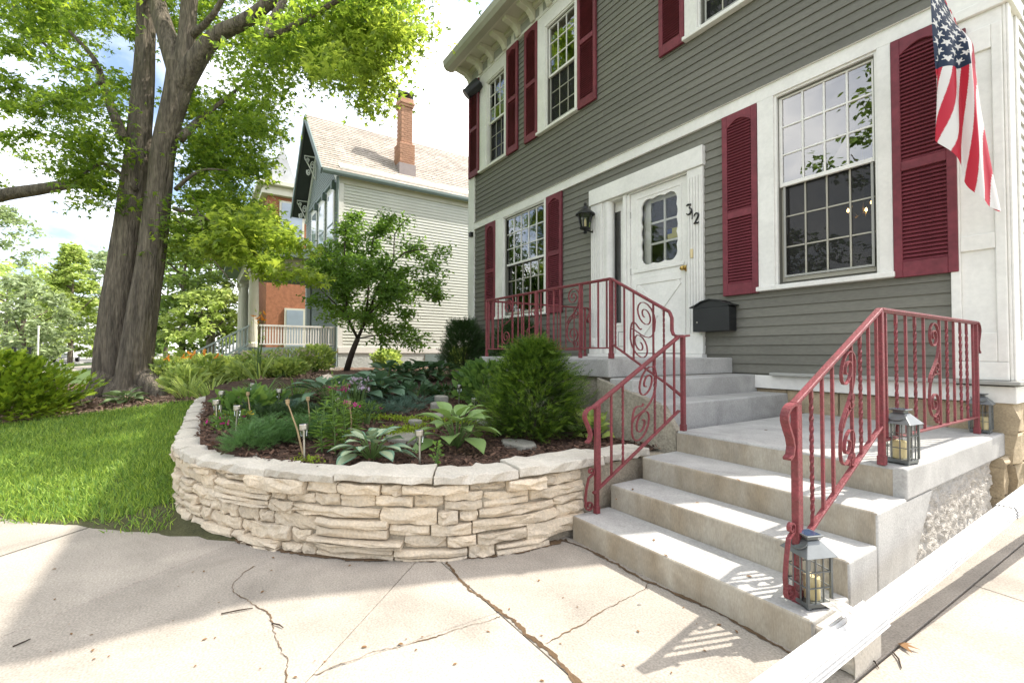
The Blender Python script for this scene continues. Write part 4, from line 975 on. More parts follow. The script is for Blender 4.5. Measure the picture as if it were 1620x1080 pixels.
# chandelier behind the right window
ch = thing('chandelier', 'lit candle chandelier glowing behind the right window', 'chandelier', (-2.0, 6.6, 2.9))
cc = at(1366, 330, y=6.6)
bulb = emit('lit_bulb', (1.0, .62, .25), 14)
for k in range(5):
    a = k * 2 * math.pi / 5 + .5; q = cc + np.array([.17 * math.cos(a), .17 * math.sin(a), .0])
    mb = MB(); mb.tube([cc + np.array([0, 0, -.06]), (cc + q) / 2 + np.array([0, 0, -.09]), q + np.array([0, 0, -.02])], .008, 6); mb.build('arm', brass, ch)
    mb = MB(); mb.lathe([(.004, 0), (.016, .012), (.014, .028), (.003, .05)], tuple(q), 8); mb.build('bulb', bulb, ch)
mb = MB(); mb.tube([cc + np.array([0, 0, -.1]), cc + np.array([0, 0, 1.2])], .008, 6); mb.build('stem', brass, ch)

# ================================================================== LANTERNS AND CANDLES
def candle_lantern(label):
    t = thing('candle_lantern', label, 'lantern', (0, 0, 0), 0, 'candle lanterns on the steps')
    a, h = .056, .215; fr = .005
    mb = MB(); mb.box(-a, a, -a, a, .008, .026); [mb.box(x - .009, x + .009, y - .009, y + .009, 0, .0079) for x in (-a + .01, a - .01) for y in (-a + .01, a - .01)]; mb.build('base', greymetal, t, bevel=.002, seg=1)
    for x in (-1, 1):
        for y in (-1, 1): mb = MB(); mb.box(x * a - fr, x * a + fr, y * a - fr, y * a + fr, .0262, h); mb.build('corner_post', greymetal, t)
    for ax in (0, 1):
        for sgn in (-1, 1):
            mb = MB()
            def seg(u0, u1, z0, z1):
                lo, hi = sgn * a - .0025, sgn * a + .0025
                if ax == 0: mb.box(u0, u1, lo, hi, z0, z1)
                else: mb.box(lo, hi, u0, u1, z0, z1)
            for k in (1, 2): u = -a + 2 * a * k / 3; seg(u - .0022, u + .0022, .0262, h - .001)
            for k in (1, 2): z = .026 + (h - .026) * k / 3; [seg(-a + fr + (2 * a / 3) * j, -a + 2 * a / 3 * (j + 1) - .0025, z - .0022, z + .0022) for j in range(3)]
            mb.build('window_grid', greymetal, t)
            mb = MB(); q = sgn * (a - .004)
            V = [(-a + fr, q, .027), (a - fr, q, .027), (a - fr, q, h), (-a + fr, q, h)] if ax == 0 else [(q, -a + fr, .027), (q, a - fr, .027), (q, a - fr, h), (q, -a + fr, h)]
            mb.add(V, [(0, 1, 2, 3)]); mb.build('pane', lglass, t)
    R = .076; r2 = .030
    mb = MB(); V = [(-R, -R, h), (R, -R, h), (R, R, h), (-R, R, h), (-r2, -r2, h + .055), (r2, -r2, h + .055), (r2, r2, h + .055), (-r2, r2, h + .055)]
    mb.add(V, [(0, 1, 5, 4), (1, 2, 6, 5), (2, 3, 7, 6), (3, 0, 4, 7), (4, 5, 6, 7), (3, 2, 1, 0)]); mb.build('roof', greymetal, t, bevel=.002, seg=1)
    mb = MB(); mb.box(-.026, .026, -.026, .026, h + .0552, h + .070); mb.box(-.040, .040, -.040, .040, h + .0702, h + .078); mb.build('chimney_cap', greymetal, t, bevel=.002, seg=1)
    mb = MB(); mb.add([(-.034, -.034, h + .0785), (.034, -.034, h + .0785), (.034, .034, h + .0785), (-.034, .034, h + .0785)], [(0, 1, 2, 3)]); mb.build('solar_panel', solar, t)
    mb = MB(); mb.tube([(-.045 * math.cos(b), -.045 - .020 * math.sin(b), h + .052 - .032 * math.sin(b)) for b in np.linspace(0, math.pi, 14)], .0032, 6); mb.build('handle', greymetal, t)
    return t
L1 = candle_lantern('grey square lantern on the lowest step, half in front of the stone driveway')
L1['label'] = 'grey candle lantern on the lowest step by the end of the railing'
ls = [(L1, (-1.005 + .03, 2.145, .152), math.radians(-22)), ]
L1.location = (-.975, 2.145, .152); L1.rotation_euler.z = math.radians(-22)
L2 = dup(L1, (-.965, 3.17, .608), math.radians(-6), 'grey candle lantern at the landing corner against the middle rail post')
L3 = dup(L1, (-1.005, 4.90, .608), math.radians(4), 'grey candle lantern at the far end of the landing, next to house wall')
for p, lab in (((-.965, 2.15, .178), 'cream pillar candle inside the lantern on the lowest step'), ((-.975, 3.18, .634), 'cream pillar candle inside the lantern at the landing corner'), ((-.995, 4.90, .634), 'cream pillar candle inside the lantern beside the house wall')):
    mb = MB(); mb.lathe([(.030, 0), (.031, .004), (.031, .088), (.027, .094), (.018, .088), (.002, .086)], p, 18); o = mb.build('pillar_candle', wax, smooth=False); tag(o, lab, 'candle', 'candles inside the lanterns')
    mb = MB(); mb.tube([(p[0], p[1], p[2] + .086), (p[0] + .001, p[1], p[2] + .100)], .0015, 5); w_ = mb.build('wick', blackmetal, o)

# ================================================================== DOWNSPOUT EXTENSION
ds = thing('downspout', 'white ribbed downspout pipe lying beside the steps on a stone block', 'downspout', (-.75, 2.1, .2))
dA, dB = at(1222, 1073, z=.155), None
dirv = unit(np.array([.065, 1.0, .098]))
dA = np.array([-.770, 2.09, .175]) - dirv * 1.4; dB = np.array([-.770, 2.09, .175]) + dirv * 2.9
def ribbed(name, a, b, w, h):
    sd = unit(np.cross(dirv, (0, 0, 1))); up = np.cross(sd, dirv); P = []
    def side(p, q, n):
        p = np.array(p); q = np.array(q); d = (q - p); nr = np.array([d[1], -d[0]]) / np.linalg.norm(d)
        return [tuple(p + d * i / n + nr * (.0055 if i % 2 else -.003)) for i in range(n)]
    c = [(-w / 2, -h / 2), (w / 2, -h / 2), (w / 2, h / 2), (-w / 2, h / 2)]
    for i, nn in ((0, 9), (1, 7), (2, 9), (3, 7)): P += side(c[i], c[(i + 1) % 4], nn)
    n = len(P); V = [a + sd * u + up * v for u, v in P] + [b + sd * u + up * v for u, v in P]
    mb = MB(); mb.add(V, [(i, (i + 1) % n, (i + 1) % n + n, i + n) for i in range(n)]); return mb.build(name, vinylw, ds)
mid = np.array([-.770, 2.09, .175]) + dirv * .12
ribbed('pipe', dA, mid, .088, .064); ribbed('pipe', mid - dirv * .08, mid + dirv * 1.55, .076, .052); ribbed('pipe', mid + dirv * 1.5, dB, .084, .058)
for q in (mid, mid + dirv * 1.52):
    pass
blk = at(1345, 1040, z=.06)
mb = rough_block(-.93, -.765, 2.02, 2.26, .0, .128, np.random.default_rng(3), .008, 4, 3); tag(mb.build('stone_block', capstone, bevel=.008, seg=1), 'pale stone block on the concrete, propping up the white downspout', 'stone block')
q = at(1328, 962, z=.235); rng = np.random.default_rng(8)
mb = MB(); mb.add([(q[0] + .075 * math.cos(a) * (1 + .25 * rng.normal()), q[1] + .05 * math.sin(a), q[2] + .008) for a in np.linspace(0, 6.28, 9)[:-1]] + [(q[0], q[1], q[2] + .03)] , [(i, (i + 1) % 8, 8) for i in range(8)] + [tuple(range(7, -1, -1))]); tag(mb.build('stone_chip', roughcast), 'flat broken stone chip lying on top of white downspout joint', 'stone')

# ================================================================== SOLAR PATH LIGHTS
def solar_light(label):
    t = thing('solar_light', label, 'garden light', (0, 0, 0), 0, 'solar lights round the flower bed')
    mb = MB(); mb.tube([(0, 0, -.05), (0, 0, .17)], .0075, 8); mb.build('stake', steel, t)
    mb = MB(); mb.lathe([(.010, .165), (.022, .185), (.027, .235)], (0, 0, 0), 14); mb.build('lens', lglass, t)
    mb = MB(); mb.lathe([(.0085, .17), (.0085, .23)], (0, 0, 0), 8); mb.build('bulb_tube', steel, t)
    mb = MB(); mb.lathe([(.030, .232), (.033, .240), (.033, .272), (.030, .276)], (0, 0, 0), 16); mb.build('cap', steel, t, smooth=False)
    mb = MB(); mb.box(-.02, .02, -.02, .02, .2762, .2785); mb.build('solar_panel', solar, t)
    return t
sl = None
SOL = [((750, 752), 'steel solar light in the bed near the steps, rightmost along the stone cap'), ((664, 742), 'steel solar light in the mulch between the two front hostas'), ((482, 730), 'steel solar light in front of the spreading juniper, by the bent stalk'), ((533, 672), 'steel solar light behind the orange-pink lilies'),
       ((441, 655), 'steel solar light with shiny head under the large back hosta'), ((398, 642), 'small steel solar light in shade near the grassy clump'), ((373, 692), 'short steel solar light left of the juniper, near the wall'), ((343, 680), 'steel solar light by the pansies at the wall'), ((349, 660), 'steel solar light farthest along the wall near the lawn'), ((726, 642), 'steel solar light alone in the mulch before the porch')]
for (a, b), lab in SOL:
    z = .48
    for _ in range(6): q = at(a, b, z=z); z = float(z_any(q[0], q[1]))
    if sl is None: sl = solar_light(lab); o = sl
    else: o = dup(sl, (0, 0, 0), 0, lab)
    o.location = (q[0], q[1], z); o.rotation_euler = (random.uniform(-.05, .05), random.uniform(-.05, .05), random.uniform(0, 3)); s_ = 0.92; o.scale = (s_, s_, s_)
def spot(px, py):
    z = .48
    for _ in range(8): q = at(px, py, z=z); z = float(z_any(q[0], q[1]))
    return np.array([q[0], q[1], z])
# stepping stones in the bed
for i, (a, b, sx, sy, lab) in enumerate([(640, 694, .20, .14, 'flat grey stepping stone between the lilies and the green hosta'), (822, 706, .17, .12, 'flat grey stepping stone in the mulch under the yew'), (690, 662, .12, .10, 'grey stone behind the green hosta, nearest of the little pile'), (693, 648, .13, .09, 'grey stone on the little pile, middle one'), (697, 640, .10, .08, 'small grey stone on top of the little pile'), (657, 672, .08, .06, 'lone pale rock beside the lime ground cover'), (772, 748, .16, .13, 'flat stone just inside the wall cap near the right solar light')]):
    q = spot(a, b); rng = np.random.default_rng(30 + i); n = 9
    P = [(q[0] + sx * math.cos(k * 2 * math.pi / n) * (1 + .15 * rng.normal()), q[1] + sy * math.sin(k * 2 * math.pi / n) * (1 + .15 * rng.normal())) for k in range(n)]
    hgt = .035 if i < 2 or i == 6 else (.05 + .03 * (i - 2) if i < 5 else .05)
    mb = MB(); mb.prism(P, (q[2] - .04, q[2] + hgt), 'z'); tag(mb.build('stepping_stone', pathst, bevel=.012, seg=2), lab, 'stone', 'stones set in the flower bed')
# ================================================================== THE NEIGHBOURS' HOUSE
nh = thing('neighbour_house', 'pale green clapboard house with tan shingle roof and front porch next door', 'house', (-17, 6, .6))
NX, NY = -15.0, 3.5           # wall towards us, gable front towards the street
NW = -20.6                    # far side
EZ = 6.62                     # eaves
mb = MB(); mb.box(NW, NX, NY, 17, 1.34, EZ + .1); mb.prism([(NW, EZ + .1), (NX, EZ + .1), (NX, EZ + .35), ((NX + NW) / 2, 9.25), (NW, EZ + .35)], (NY, 17), 'y'); mb.build('wall', nwall, nh)
mb = MB()
for r in range(52):
    z = 1.36 + r * .1; mb.prism([(NX + .001, z), (NX + .022, z), (NX + .004, z + .103), (NX + .001, z + .103)][::-1], (NY + .13, 17), 'y')
stuff(mb.build('side_siding', nwall, nh))
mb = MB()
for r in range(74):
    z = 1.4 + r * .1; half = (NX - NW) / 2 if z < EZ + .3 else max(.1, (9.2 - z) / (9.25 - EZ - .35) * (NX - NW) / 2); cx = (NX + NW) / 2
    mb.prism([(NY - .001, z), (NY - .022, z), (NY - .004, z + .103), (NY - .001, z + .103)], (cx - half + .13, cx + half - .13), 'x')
stuff(mb.build('gable_siding', mat('shade_tinted_siding', (.30, .34, .345), .7, .05, 1), nh))  # darker, bluer than pale_green_siding: the front's shade is in the colour
mb = MB(); mb.box(NX - .12, NX + .035, NY - .035, NY + .12, 1.3, EZ + .05); mb.build('corner_board', white, nh)
mb = MB(); mb.box(NX - .0, NX + .05, NY, 17, 1.18, 1.355); mb.build('base_board', white, nh)
mb = MB(); mb.box(NX - .2, NX + .02, NY, 17, -.2, 1.179); mb.build('foundation', mat('painted_foundation', (.55, .58, .55), .9, .1, 3, bump=.8, bscale=14), nh)
mb = MB(); mb.box(NX + .021, NX + .05, 6.35, 7.15, .3, 1.12); mb.build('cellar_window', ngrey, nh)
# gable roof with deep overhang
ov = .55; cx = (NX + NW) / 2; rz = 9.65; ze = 6.78
def slope(sgn):
    xe = cx + sgn * ((NX - NW) / 2 + .14)
    mb = MB(); mb.prism([(cx, rz), (xe, ze), (xe, ze - .10), (cx, rz - .12)] if sgn > 0 else [(cx, rz), (cx, rz - .12), (xe, ze - .10), (xe, ze)], (NY - ov, 17), 'y'); return mb
slope(1).build('roof', shingle, nh); slope(-1).build('roof', shingle, nh)
# shingle courses, modelled as low steps on the slope that shows
mb = MB(); xe = cx + (NX - NW) / 2 + .14; n = 26; dx, dz = (xe - cx) / n, (ze - rz) / n; tl = math.hypot(dx, dz); nx_, nz_ = -dz / tl, dx / tl
rng = np.random.default_rng(4)
for i in range(n):
    y = NY - ov + .002 - rng.uniform(0, .3)
    while y < 16.9:
        w_ = rng.uniform(.28, .42); a, b = max(y, NY - ov + .002), min(y + w_ - .006, 16.99)
        if b > a:
            p0 = (cx + dx * i, rz + dz * i); p1 = (cx + dx * (i + 1), rz + dz * (i + 1)); th = .012 + rng.uniform(0, .006)
            V = [(p0[0] + nx_ * .002, a, p0[1] + nz_ * .002), (p0[0] + nx_ * .002, b, p0[1] + nz_ * .002), (p1[0] + nx_ * th, b, p1[1] + nz_ * th), (p1[0] + nx_ * th, a, p1[1] + nz_ * th), (p1[0] + nx_ * .001, a, p1[1] + nz_ * .001), (p1[0] + nx_ * .001, b, p1[1] + nz_ * .001)]
            mb.add(V, [(0, 3, 2, 1), (3, 4, 5, 2)])
        y += w_
stuff(mb.build('shingles', shingle, nh))
mb = MB()
for sgn in (1, -1):
    xe = cx + sgn * ((NX - NW) / 2 + .10)
    mb.add([(cx, NY - ov + .04, rz - .125), (xe, NY - ov + .04, ze - .105), (xe, NY - .001, ze - .105), (cx, NY - .001, rz - .125)], [(0, 1, 2, 3) if sgn > 0 else (3, 2, 1, 0)])
mb.build('rake_soffit', ndark, nh)
mb = MB()
for sgn in (1, -1):
    xe = cx + sgn * ((NX - NW) / 2 + .14)
    mb.bar((cx, NY - ov - .02, rz - .10), (xe, NY - ov - .02, ze - .10), .04, .20)
mb.build('barge_board', ngrey, nh)
mb = MB()
for sgn in (1, -1):
    xe = cx + sgn * ((NX - NW) / 2); mb.bar((cx, NY - .035, rz - .42), (xe, NY - .035, ze - .30), .05, .20)
mb.build('rake_frieze', white, nh)
mb = MB(); xg = NX + .15; mb.prism([(xg - .02, ze - .02), (xg + .08, ze - .02), (xg + .08, ze - .10), (xg + .05, ze - .16), (xg - .02, ze - .16)], (NY - ov, 17), 'y'); mb.build('gutter', ngrey, nh)
mb = MB(); mb.box(NX + .001, xg - .021, NY + .0, 17, ze - .15, ze - .12); mb.box(NX + .0, NX + .04, NY, 17, EZ - .18, ze - .151); mb.build('soffit', ncream, nh)
# carved brackets under the rake
def fret(x, z, s):
    mb = MB()
    for path in (spiral((.30, .62), .05, .20, .5, 1.5, 16), spiral((.62, .30), .04, .16, 3.6, 1.5, 14), spiral((.70, .78), .03, .13, 1, 1.3, 12), [(.0, 1.0), (.95, .98), (.9, .82)], [(.0, .0), (.25, .22), (.5, .5), (.95, .9)], [(.02, .0), (.03, 1.0)]):
        mb.strap([(x, NY - .03 - .5 * s * u, z + s * v) for u, v in path], (.05, 0, 0), .035 * s)
    mb.build('fret_bracket', white, nh)
for (a, b) in ((488, 272), (476, 340)): q = at(a, b, y=NY - .25); fret(q[0] + .25, q[2] - .35, .85)
# front windows, seen at a slant
def nwin(x0, x1, z0, z1):
    mb = MB(); mb.box(x0 - .13, x1 + .13, NY - .06, NY - .023, z0 - .12, z1 + .22); w = mb.build('window', white, nh)
    mb = MB(); mb.box(x0 - .2, x1 + .2, NY - .14, NY - .061, z1 + .22, z1 + .30); mb.box(x1 + .12, x1 + .26, NY - .17, NY - .023, z1 + .02, z1 + .219); mb.build('hood', ngrey, w)
    mb = MB(); zm = (z0 + z1) / 2; mb.box(x0, x1, NY - .07, NY - .0605, zm - .03, zm + .03); mb.build('sash', ngrey, w)
    for a, b in ((z0, zm - .031), (zm + .031, z1)): mb = MB(); mb.add([(x0, NY - .063, a), (x1, NY - .063, a), (x1, NY - .063, b), (x0, NY - .063, b)], [(0, 1, 2, 3)]); mb.build('pane', skyglass, w)
skyglass = mat('sky_tinted_glass', (.30, .36, .42), .05, .1, .8, spec=1.0)  # opaque pane, the sky's reflection is put into its base colour
for a in (-16.0, -17.35, -18.7): nwin(a - .38, a + .38, 4.3, 6.35)
mb = MB(); mb.box(-19.9, -19.2, NY - .06, NY - .024, 1.6, 3.9); mb.build('front_door', mat('grey_door', (.2, .22, .24), .6), nh)
# chimney on the slope
px_ = NX - 1.0; zr = rz + (ze - rz) * (px_ + .3 - cx) / ((NX - NW) / 2 + .14)
mb = MB(); mb.box(px_, px_ + .56, 5.58, 6.12, zr - .6, 8.45); mb.box(px_ + .06, px_ + .50, 5.65, 6.05, 8.45, 9.75); mb.box(px_ + .02, px_ + .54, 5.61, 6.09, 9.75, 10.05); mb.box(px_ - .01, px_ + .57, 5.58, 6.12, 9.84, 9.92)
c_ = mb.build('chimney', brickpale, nh, bevel=.01, seg=1)
mb = MB(); mb.box(px_ - .03, px_ + .60, 5.55, 6.15, zr - .6, zr + .12); mb.build('chimney_flashing', flash, c_)
mb = MB()
for r in range(30):
    z = 7.55 + r * .075; lo = z < 8.42
    if z > 9.7: break
    xa, xb, ya, yb = (px_, px_ + .56, 5.58, 6.12) if lo else (px_ + .06, px_ + .50, 5.65, 6.05)
    for k in range(4):
        off = (.0 if r % 2 else .11); a = xa + off + .22 * k; b = min(a + .205, xb)
        if b > a + .03: mb.box(a, b, ya - .006, ya - .0005, z, z + .063)
        a = ya + off + .22 * k; b = min(a + .205, yb)
        if b > a + .03: mb.box(xb + .0005, xb + .006, a, b, z, z + .063)
stuff(mb.build('chimney_bricks', brickpale, c_))
mb = MB(); mb.box(px_, px_ + .56, 5.6, 6.1, 10.2, 10.24); [mb.box(px_ + a, px_ + a + .04, b, b + .04, 10.05, 10.199) for a in (.04, .48) for b in (5.63, 6.03)]; mb.build('chimney_cap', blackmetal, c_)
q = at(685, 237, x=-16.2); mb = MB(); mb.box(-16.6, -16.3, 9.6, 9.95, 8.6, 8.85); mb.build('roof_vent', flash, nh)
# porch: floor, column, rail with balusters, lattice, stairs to the street
PYF = 1.05; PF = 1.34
mb = MB(); mb.box(NW + .5, NX, PYF, NY - .03, PF - .10, PF); mb.box(NW + .5, NX + .03, PYF - .03, NY - .03, PF - .36, PF - .101); mb.build('porch_floor', ngrey, nh)
mb = MB()
for k in range(40):
    a = PYF + .12 + k * .075
    if a > NY - .1: break
    mb.bar((NX + .005, a, .35), (NX + .005, a, PF - .36), .03, .012); 
for z in np.arange(.42, PF - .38, .075): mb.bar((NX - .008, PYF + .08, z), (NX - .008, NY - .05, z), .012, .03)
stuff(mb.build('lattice', ncream, nh))
mb = MB(); mb.box(NX - .06, NX + .03, NY - .16, NY - .0301, .3, PF - .361); mb.box(NX - .06, NX + .03, PYF, PYF + .12, .3, PF - .361); mb.build('skirt_post', ngrey, nh)
def column(x, y):
    mb = MB(); mb.lathe([(.155, PF), (.155, PF + .10), (.125, PF + .14), (.135, PF + 1.2), (.115, 3.42), (.15, 3.47), (.155, 3.56)], (x, y, 0), 18); mb.box(x - .17, x + .17, y - .17, y + .17, 3.56, 3.64); mb.build('column', ncream, nh)
column(NX - .12, PYF + .16); column(NW + .8, PYF + .16); column(-18.6, PYF + .16)
mb = MB(); mb.box(NX - .28, NX + .02, PYF, NY - .03, 3.641, 3.92); mb.box(NW + .5, NX - .281, PYF, PYF + .3, 3.641, 3.92); mb.build('porch_beam', ncream, nh)
mb = MB(); mb.box(NW + .3, NX + .42, PYF - .45, NY - .03, 3.921, 4.02); mb.prism([(PYF - .45, 4.021), (NY - .03, 4.021), (NY - .03, 4.28)], (NW + .3, NX + .42), 'x'); mb.build('porch_roof', ngrey, nh)
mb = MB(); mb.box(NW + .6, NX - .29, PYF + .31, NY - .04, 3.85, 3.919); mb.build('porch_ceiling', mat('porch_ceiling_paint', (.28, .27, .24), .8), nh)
mb = MB(); mb.bar((NX - .06, PYF + .3, PF + .62), (NX - .06, NY - .05, PF + .62), .08, .05); mb.bar((NX - .06, PYF + .3, PF + .09), (NX - .06, NY - .05, PF + .09), .05, .04); mb.build('porch_rail', white, nh)
b0 = None
for k in range(29):
    y = PYF + .36 + k * .073
    if y > NY - .06: break
    if b0 is None: mb = MB(); mb.box(NX - .08, NX - .04, y - .018, y + .018, PF + .111, PF + .594); b0 = mb.build('porch_baluster', white, nh); yb = y
    else: c_ = b0.copy(); COL.objects.link(c_); c_.parent = nh; c_.location.y = y - yb
for k in range(5):
    mb = MB(); mb.box(NX - 1.6, NX - .1, PYF - .30 * (k + 1), PYF - .30 * k - .001, .3, PF - .18 * (k + 1)); mb.build('stair', ngrey, nh)
A, B = np.array((NX - .05, PYF + .05, PF + .60)), np.array((NX - .05, -.15, PF - .15))
mb = MB(); mb.bar(A, B, .07, .05, (0, 0, 1)); mb.bar(A - [0, 0, .5], B - [0, 0, .5], .05, .05); mb.build('stair_rail', ngrey, nh)
for k in range(15):
    p = A + (B - A) * (k + .5) / 15; mb = MB(); mb.box(p[0] - .018, p[0] + .018, p[1] - .018, p[1] + .018, p[2] - .49, p[2] - .01); mb.build('stair_baluster', ngrey, nh)
mb = MB(); mb.tube([(NX + .08, NY - .08, .5), (NX + .08, NY - .08, 6.6)], .045, 8); mb.build('drain_pipe', ngrey, nh)

# red brick house beyond
bh = thing('brick_house', 'orange brick house with white turret cornice beyond the neighbour porch', 'house', (-26, 4, .4))
q0 = at(415, 300, x=-27); q1 = at(474, 300, x=-27)
mb = MB(); mb.box(-36, -27, q0[1] + .25, 14, .3, 9.3); mb.build('wall', brickm, bh)
mb = MB(); mb.box(-36.3, -26.7, q0[1] - .05, 14, 9.3, 9.55); mb.box(-36.5, -26.5, q0[1] - .25, 14, 9.75, 10.0); mb.box(-36.2, -26.8, q0[1] + .05, 14, 9.551, 9.749); mb.build('cornice', ncream, bh, bevel=.03)
mb = MB(); cyq = q0[1] + .9; mb.prism([(cyq - .75, 10.0), (cyq + .75, 10.0), (cyq, 12.0)], (-28.5, -26.9), 'x'); mb.prism([(cyq + 1.0, 10.0), (cyq + 2.2, 10.0), (cyq + 2.2, 11.6), (cyq + 1.2, 11.6)], (-28.5, -27.2), 'x'); mb.lathe([(.12, 0), (.10, .4), (.14, .5), (.05, .9)], (-27.2, cyq, 12.0), 8); mb.build('turret', mat('grey_turret', (.45, .46, .47), .7, .1, 2), bh)
for (ya, za, yb, zb) in ((q0[1] + .9, 6.9, q0[1] + 1.9, 9.0), (q0[1] + 1.2, 1.5, q0[1] + 2.0, 3.4), (q0[1] + 2.9, 1.5, q0[1] + 3.3, 3.4)):
    mb = MB(); mb.box(-26.98, -26.9, ya - .1, yb + .1, za - .1, zb + .1); w = mb.build('window', ncream, bh)
    mb = MB(); mb.box(-26.899, -26.88, ya, yb, za, zb); mb.build('pane', skyglass, w)

# ================================================================== PLANTS OF THE BED
def bush(name, label, cat, base, r, h, T, n, sc, m, seed, prof=None, up=.35, stems=6, stemmat=None, group=None, hollow=2.4, out=1.0, wob=.22, squash=(1, 1)):
    """foliage in a body of revolution: prof(t) radius share at height share t"""
    rng = np.random.default_rng(seed); t = thing(name, label, cat, tuple(base), 0, group); base = np.array(base)
    prof = prof or (lambda q: np.sqrt(np.clip(1 - (2 * q - .8) ** 2 / 1.5, .05, 1)))
    hh = rng.random(n) ** .85; an = rng.random(n) * 2 * math.pi; rad = rng.random(n) ** (1 / hollow)
    lump = 1 + wob * (np.sin(an * 3 + seed + hh * 5) * .5 + np.sin(an * 7 + hh * 11 + seed * 2) * .35 + rng.normal(size=n) * .25)
    R_ = r * prof(hh) * rad * lump
    P = np.stack([base[0] + R_ * np.cos(an) * squash[0], base[1] + R_ * np.sin(an) * squash[1], base[2] + .02 + h * hh * (.92 + .08 * lump)], -1)
    al = np.stack([np.cos(an) * out, np.sin(an) * out, up + rng.normal(size=n) * .3 + hh * .5], -1) + rng.normal(size=(n, 3)) * .35
    nr = rdir(rng, n, .9)
    V, F = scatter(T[0], T[1], P, orient(al, nr), sc * rng.uniform(.6, 1.35, n))
    npmesh('foliage', V, F, m, t)
    mb = MB()
    for k in range(stems):
        a = rng.random() * 6.28; q = base + np.array([math.cos(a) * r * .5, math.sin(a) * r * .5, h * rng.uniform(.5, .85)])
        mid = base + (q - base) * .5 + np.array([0, 0, h * .08]); mb.tube([base + np.array([math.cos(a), math.sin(a), 0]) * r * .05, mid, q], [.012 * (1 + h), .008 * (1 + h), .003], 5)
    if stems: mb.build('stem', stemmat or twig, t)
    return t
cone = lambda q: np.clip(1.02 - q, 0.0, 1) ** .72 * np.clip(.55 + q * 3, 0, 1)
dome = lambda q: np.sqrt(np.clip(1 - (q * .98) ** 2, .02, 1))
def branchy(name, label, cat, base, r, h, nb, per, T, sc, m, seed, prof, rise=.45, group=None, squash=(1, 1), inner=.25, tips=None):
    """shrub of many short boughs: each bough starts near the middle and carries sprays to its tip, so the outline is ragged and has dark gaps"""
    rng = np.random.default_rng(seed); t = thing(name, label, cat, tuple(base), 0, group); base = np.array(base); hh = (np.arange(nb) + rng.random(nb)) / nb; hh = hh ** .9
    an = np.arange(nb) * 2.39996 + rng.normal(size=nb) * .3; R_ = r * prof(hh) * rng.uniform(.70, 1.18, nb) * (1 + .13 * np.sin(an * 3 + hh * 7 + seed) + .08 * np.sin(an * 5 - hh * 13))
    tip = np.stack([base[0] + R_ * np.cos(an) * squash[0], base[1] + R_ * np.sin(an) * squash[1], base[2] + h * hh + .02], -1)
    org = np.stack([base[0] + R_ * np.cos(an) * inner * squash[0], base[1] + R_ * np.sin(an) * inner * squash[1], tip[:, 2] - rise * R_ - .02 + rng.normal(size=nb) * .02], -1); org[:, 2] = np.maximum(org[:, 2], base[2] + .01)
    mb = MB()
    for k in range(0, nb, max(1, nb // 90)): mb.tube([org[k], (org[k] + tip[k]) / 2 + [0, 0, .02], tip[k]], [.006, .004, .002], 4)
    mb.tube([base - [0, 0, .05], base + [0, 0, h * .7]], [.02, .008], 6); mb.build('stem', twig, t)
    tt = np.tile(np.linspace(.28, 1.0, per), nb) + rng.normal(size=nb * per) * .03; O = np.repeat(org, per, 0); Tp = np.repeat(tip, per, 0); dirn = unit(Tp - O)
    sd = unit(np.cross(dirn, [0, 0, 1.0])) * (rng.choice([-1, 1], nb * per) * rng.uniform(.15, 1.0, nb * per) * (1.05 - tt))[:, None] * 1.6
    P = O + (Tp - O) * np.clip(tt, 0, 1.03)[:, None] + rng.normal(size=O.shape) * .016; al = dirn + sd + rng.normal(size=O.shape) * .22
    V, F = scatter(T[0], T[1], P, orient(al, unit(np.array([0, 0, 1.0]) + rng.normal(size=O.shape) * .35)), sc * rng.uniform(.65, 1.25, nb * per)); npmesh('foliage', V, F, m, t)
    if tips:
        Q = np.repeat(tip, 3, 0) + rng.normal(size=(nb * 3, 3)) * .022; V, F = scatter(T[0], T[1], Q, orient(np.repeat(unit(tip - org), 3, 0) + rng.normal(size=Q.shape) * .4, rdir(rng, nb * 3, 1.0)), sc * rng.uniform(.4, .75, nb * 3)); npmesh('new_growth', V, F, tips, t)
    return t
yprof = lambda q: np.sqrt(np.clip(1.0 - (q * .99) ** 1.9, 0.0, 1)) * np.clip(.72 + q * 1.4, 0, 1) * (1 - .25 * q)
b = np.array([-3.42, 2.50, .46])
branchy('yew_shrub', 'bushy bright green yew shrub in front of the porch slab', 'shrub', b, .49, .81, 760, 8, T_spray2, .12, L_yew, 1, yprof, rise=.30, tips=L_yewt)
bush('yew_shrub', 'dark upright yew at the far house corner left of the porch', 'shrub', (-8.75, 4.55, .72), .52, 1.05, T_spray2, 2600, .17, L_yewd, 2, prof=lambda q: np.clip(1.1 - q, 0, 1) ** .5, up=.8, stems=5)
bush('yew_shrub', 'dark green shrub behind the porch railing under the window', 'shrub', (-6.6, 4.5, .70), .55, .95, T_spray2, 2200, .17, L_yewd, 3, prof=dome, up=.6, stems=5)
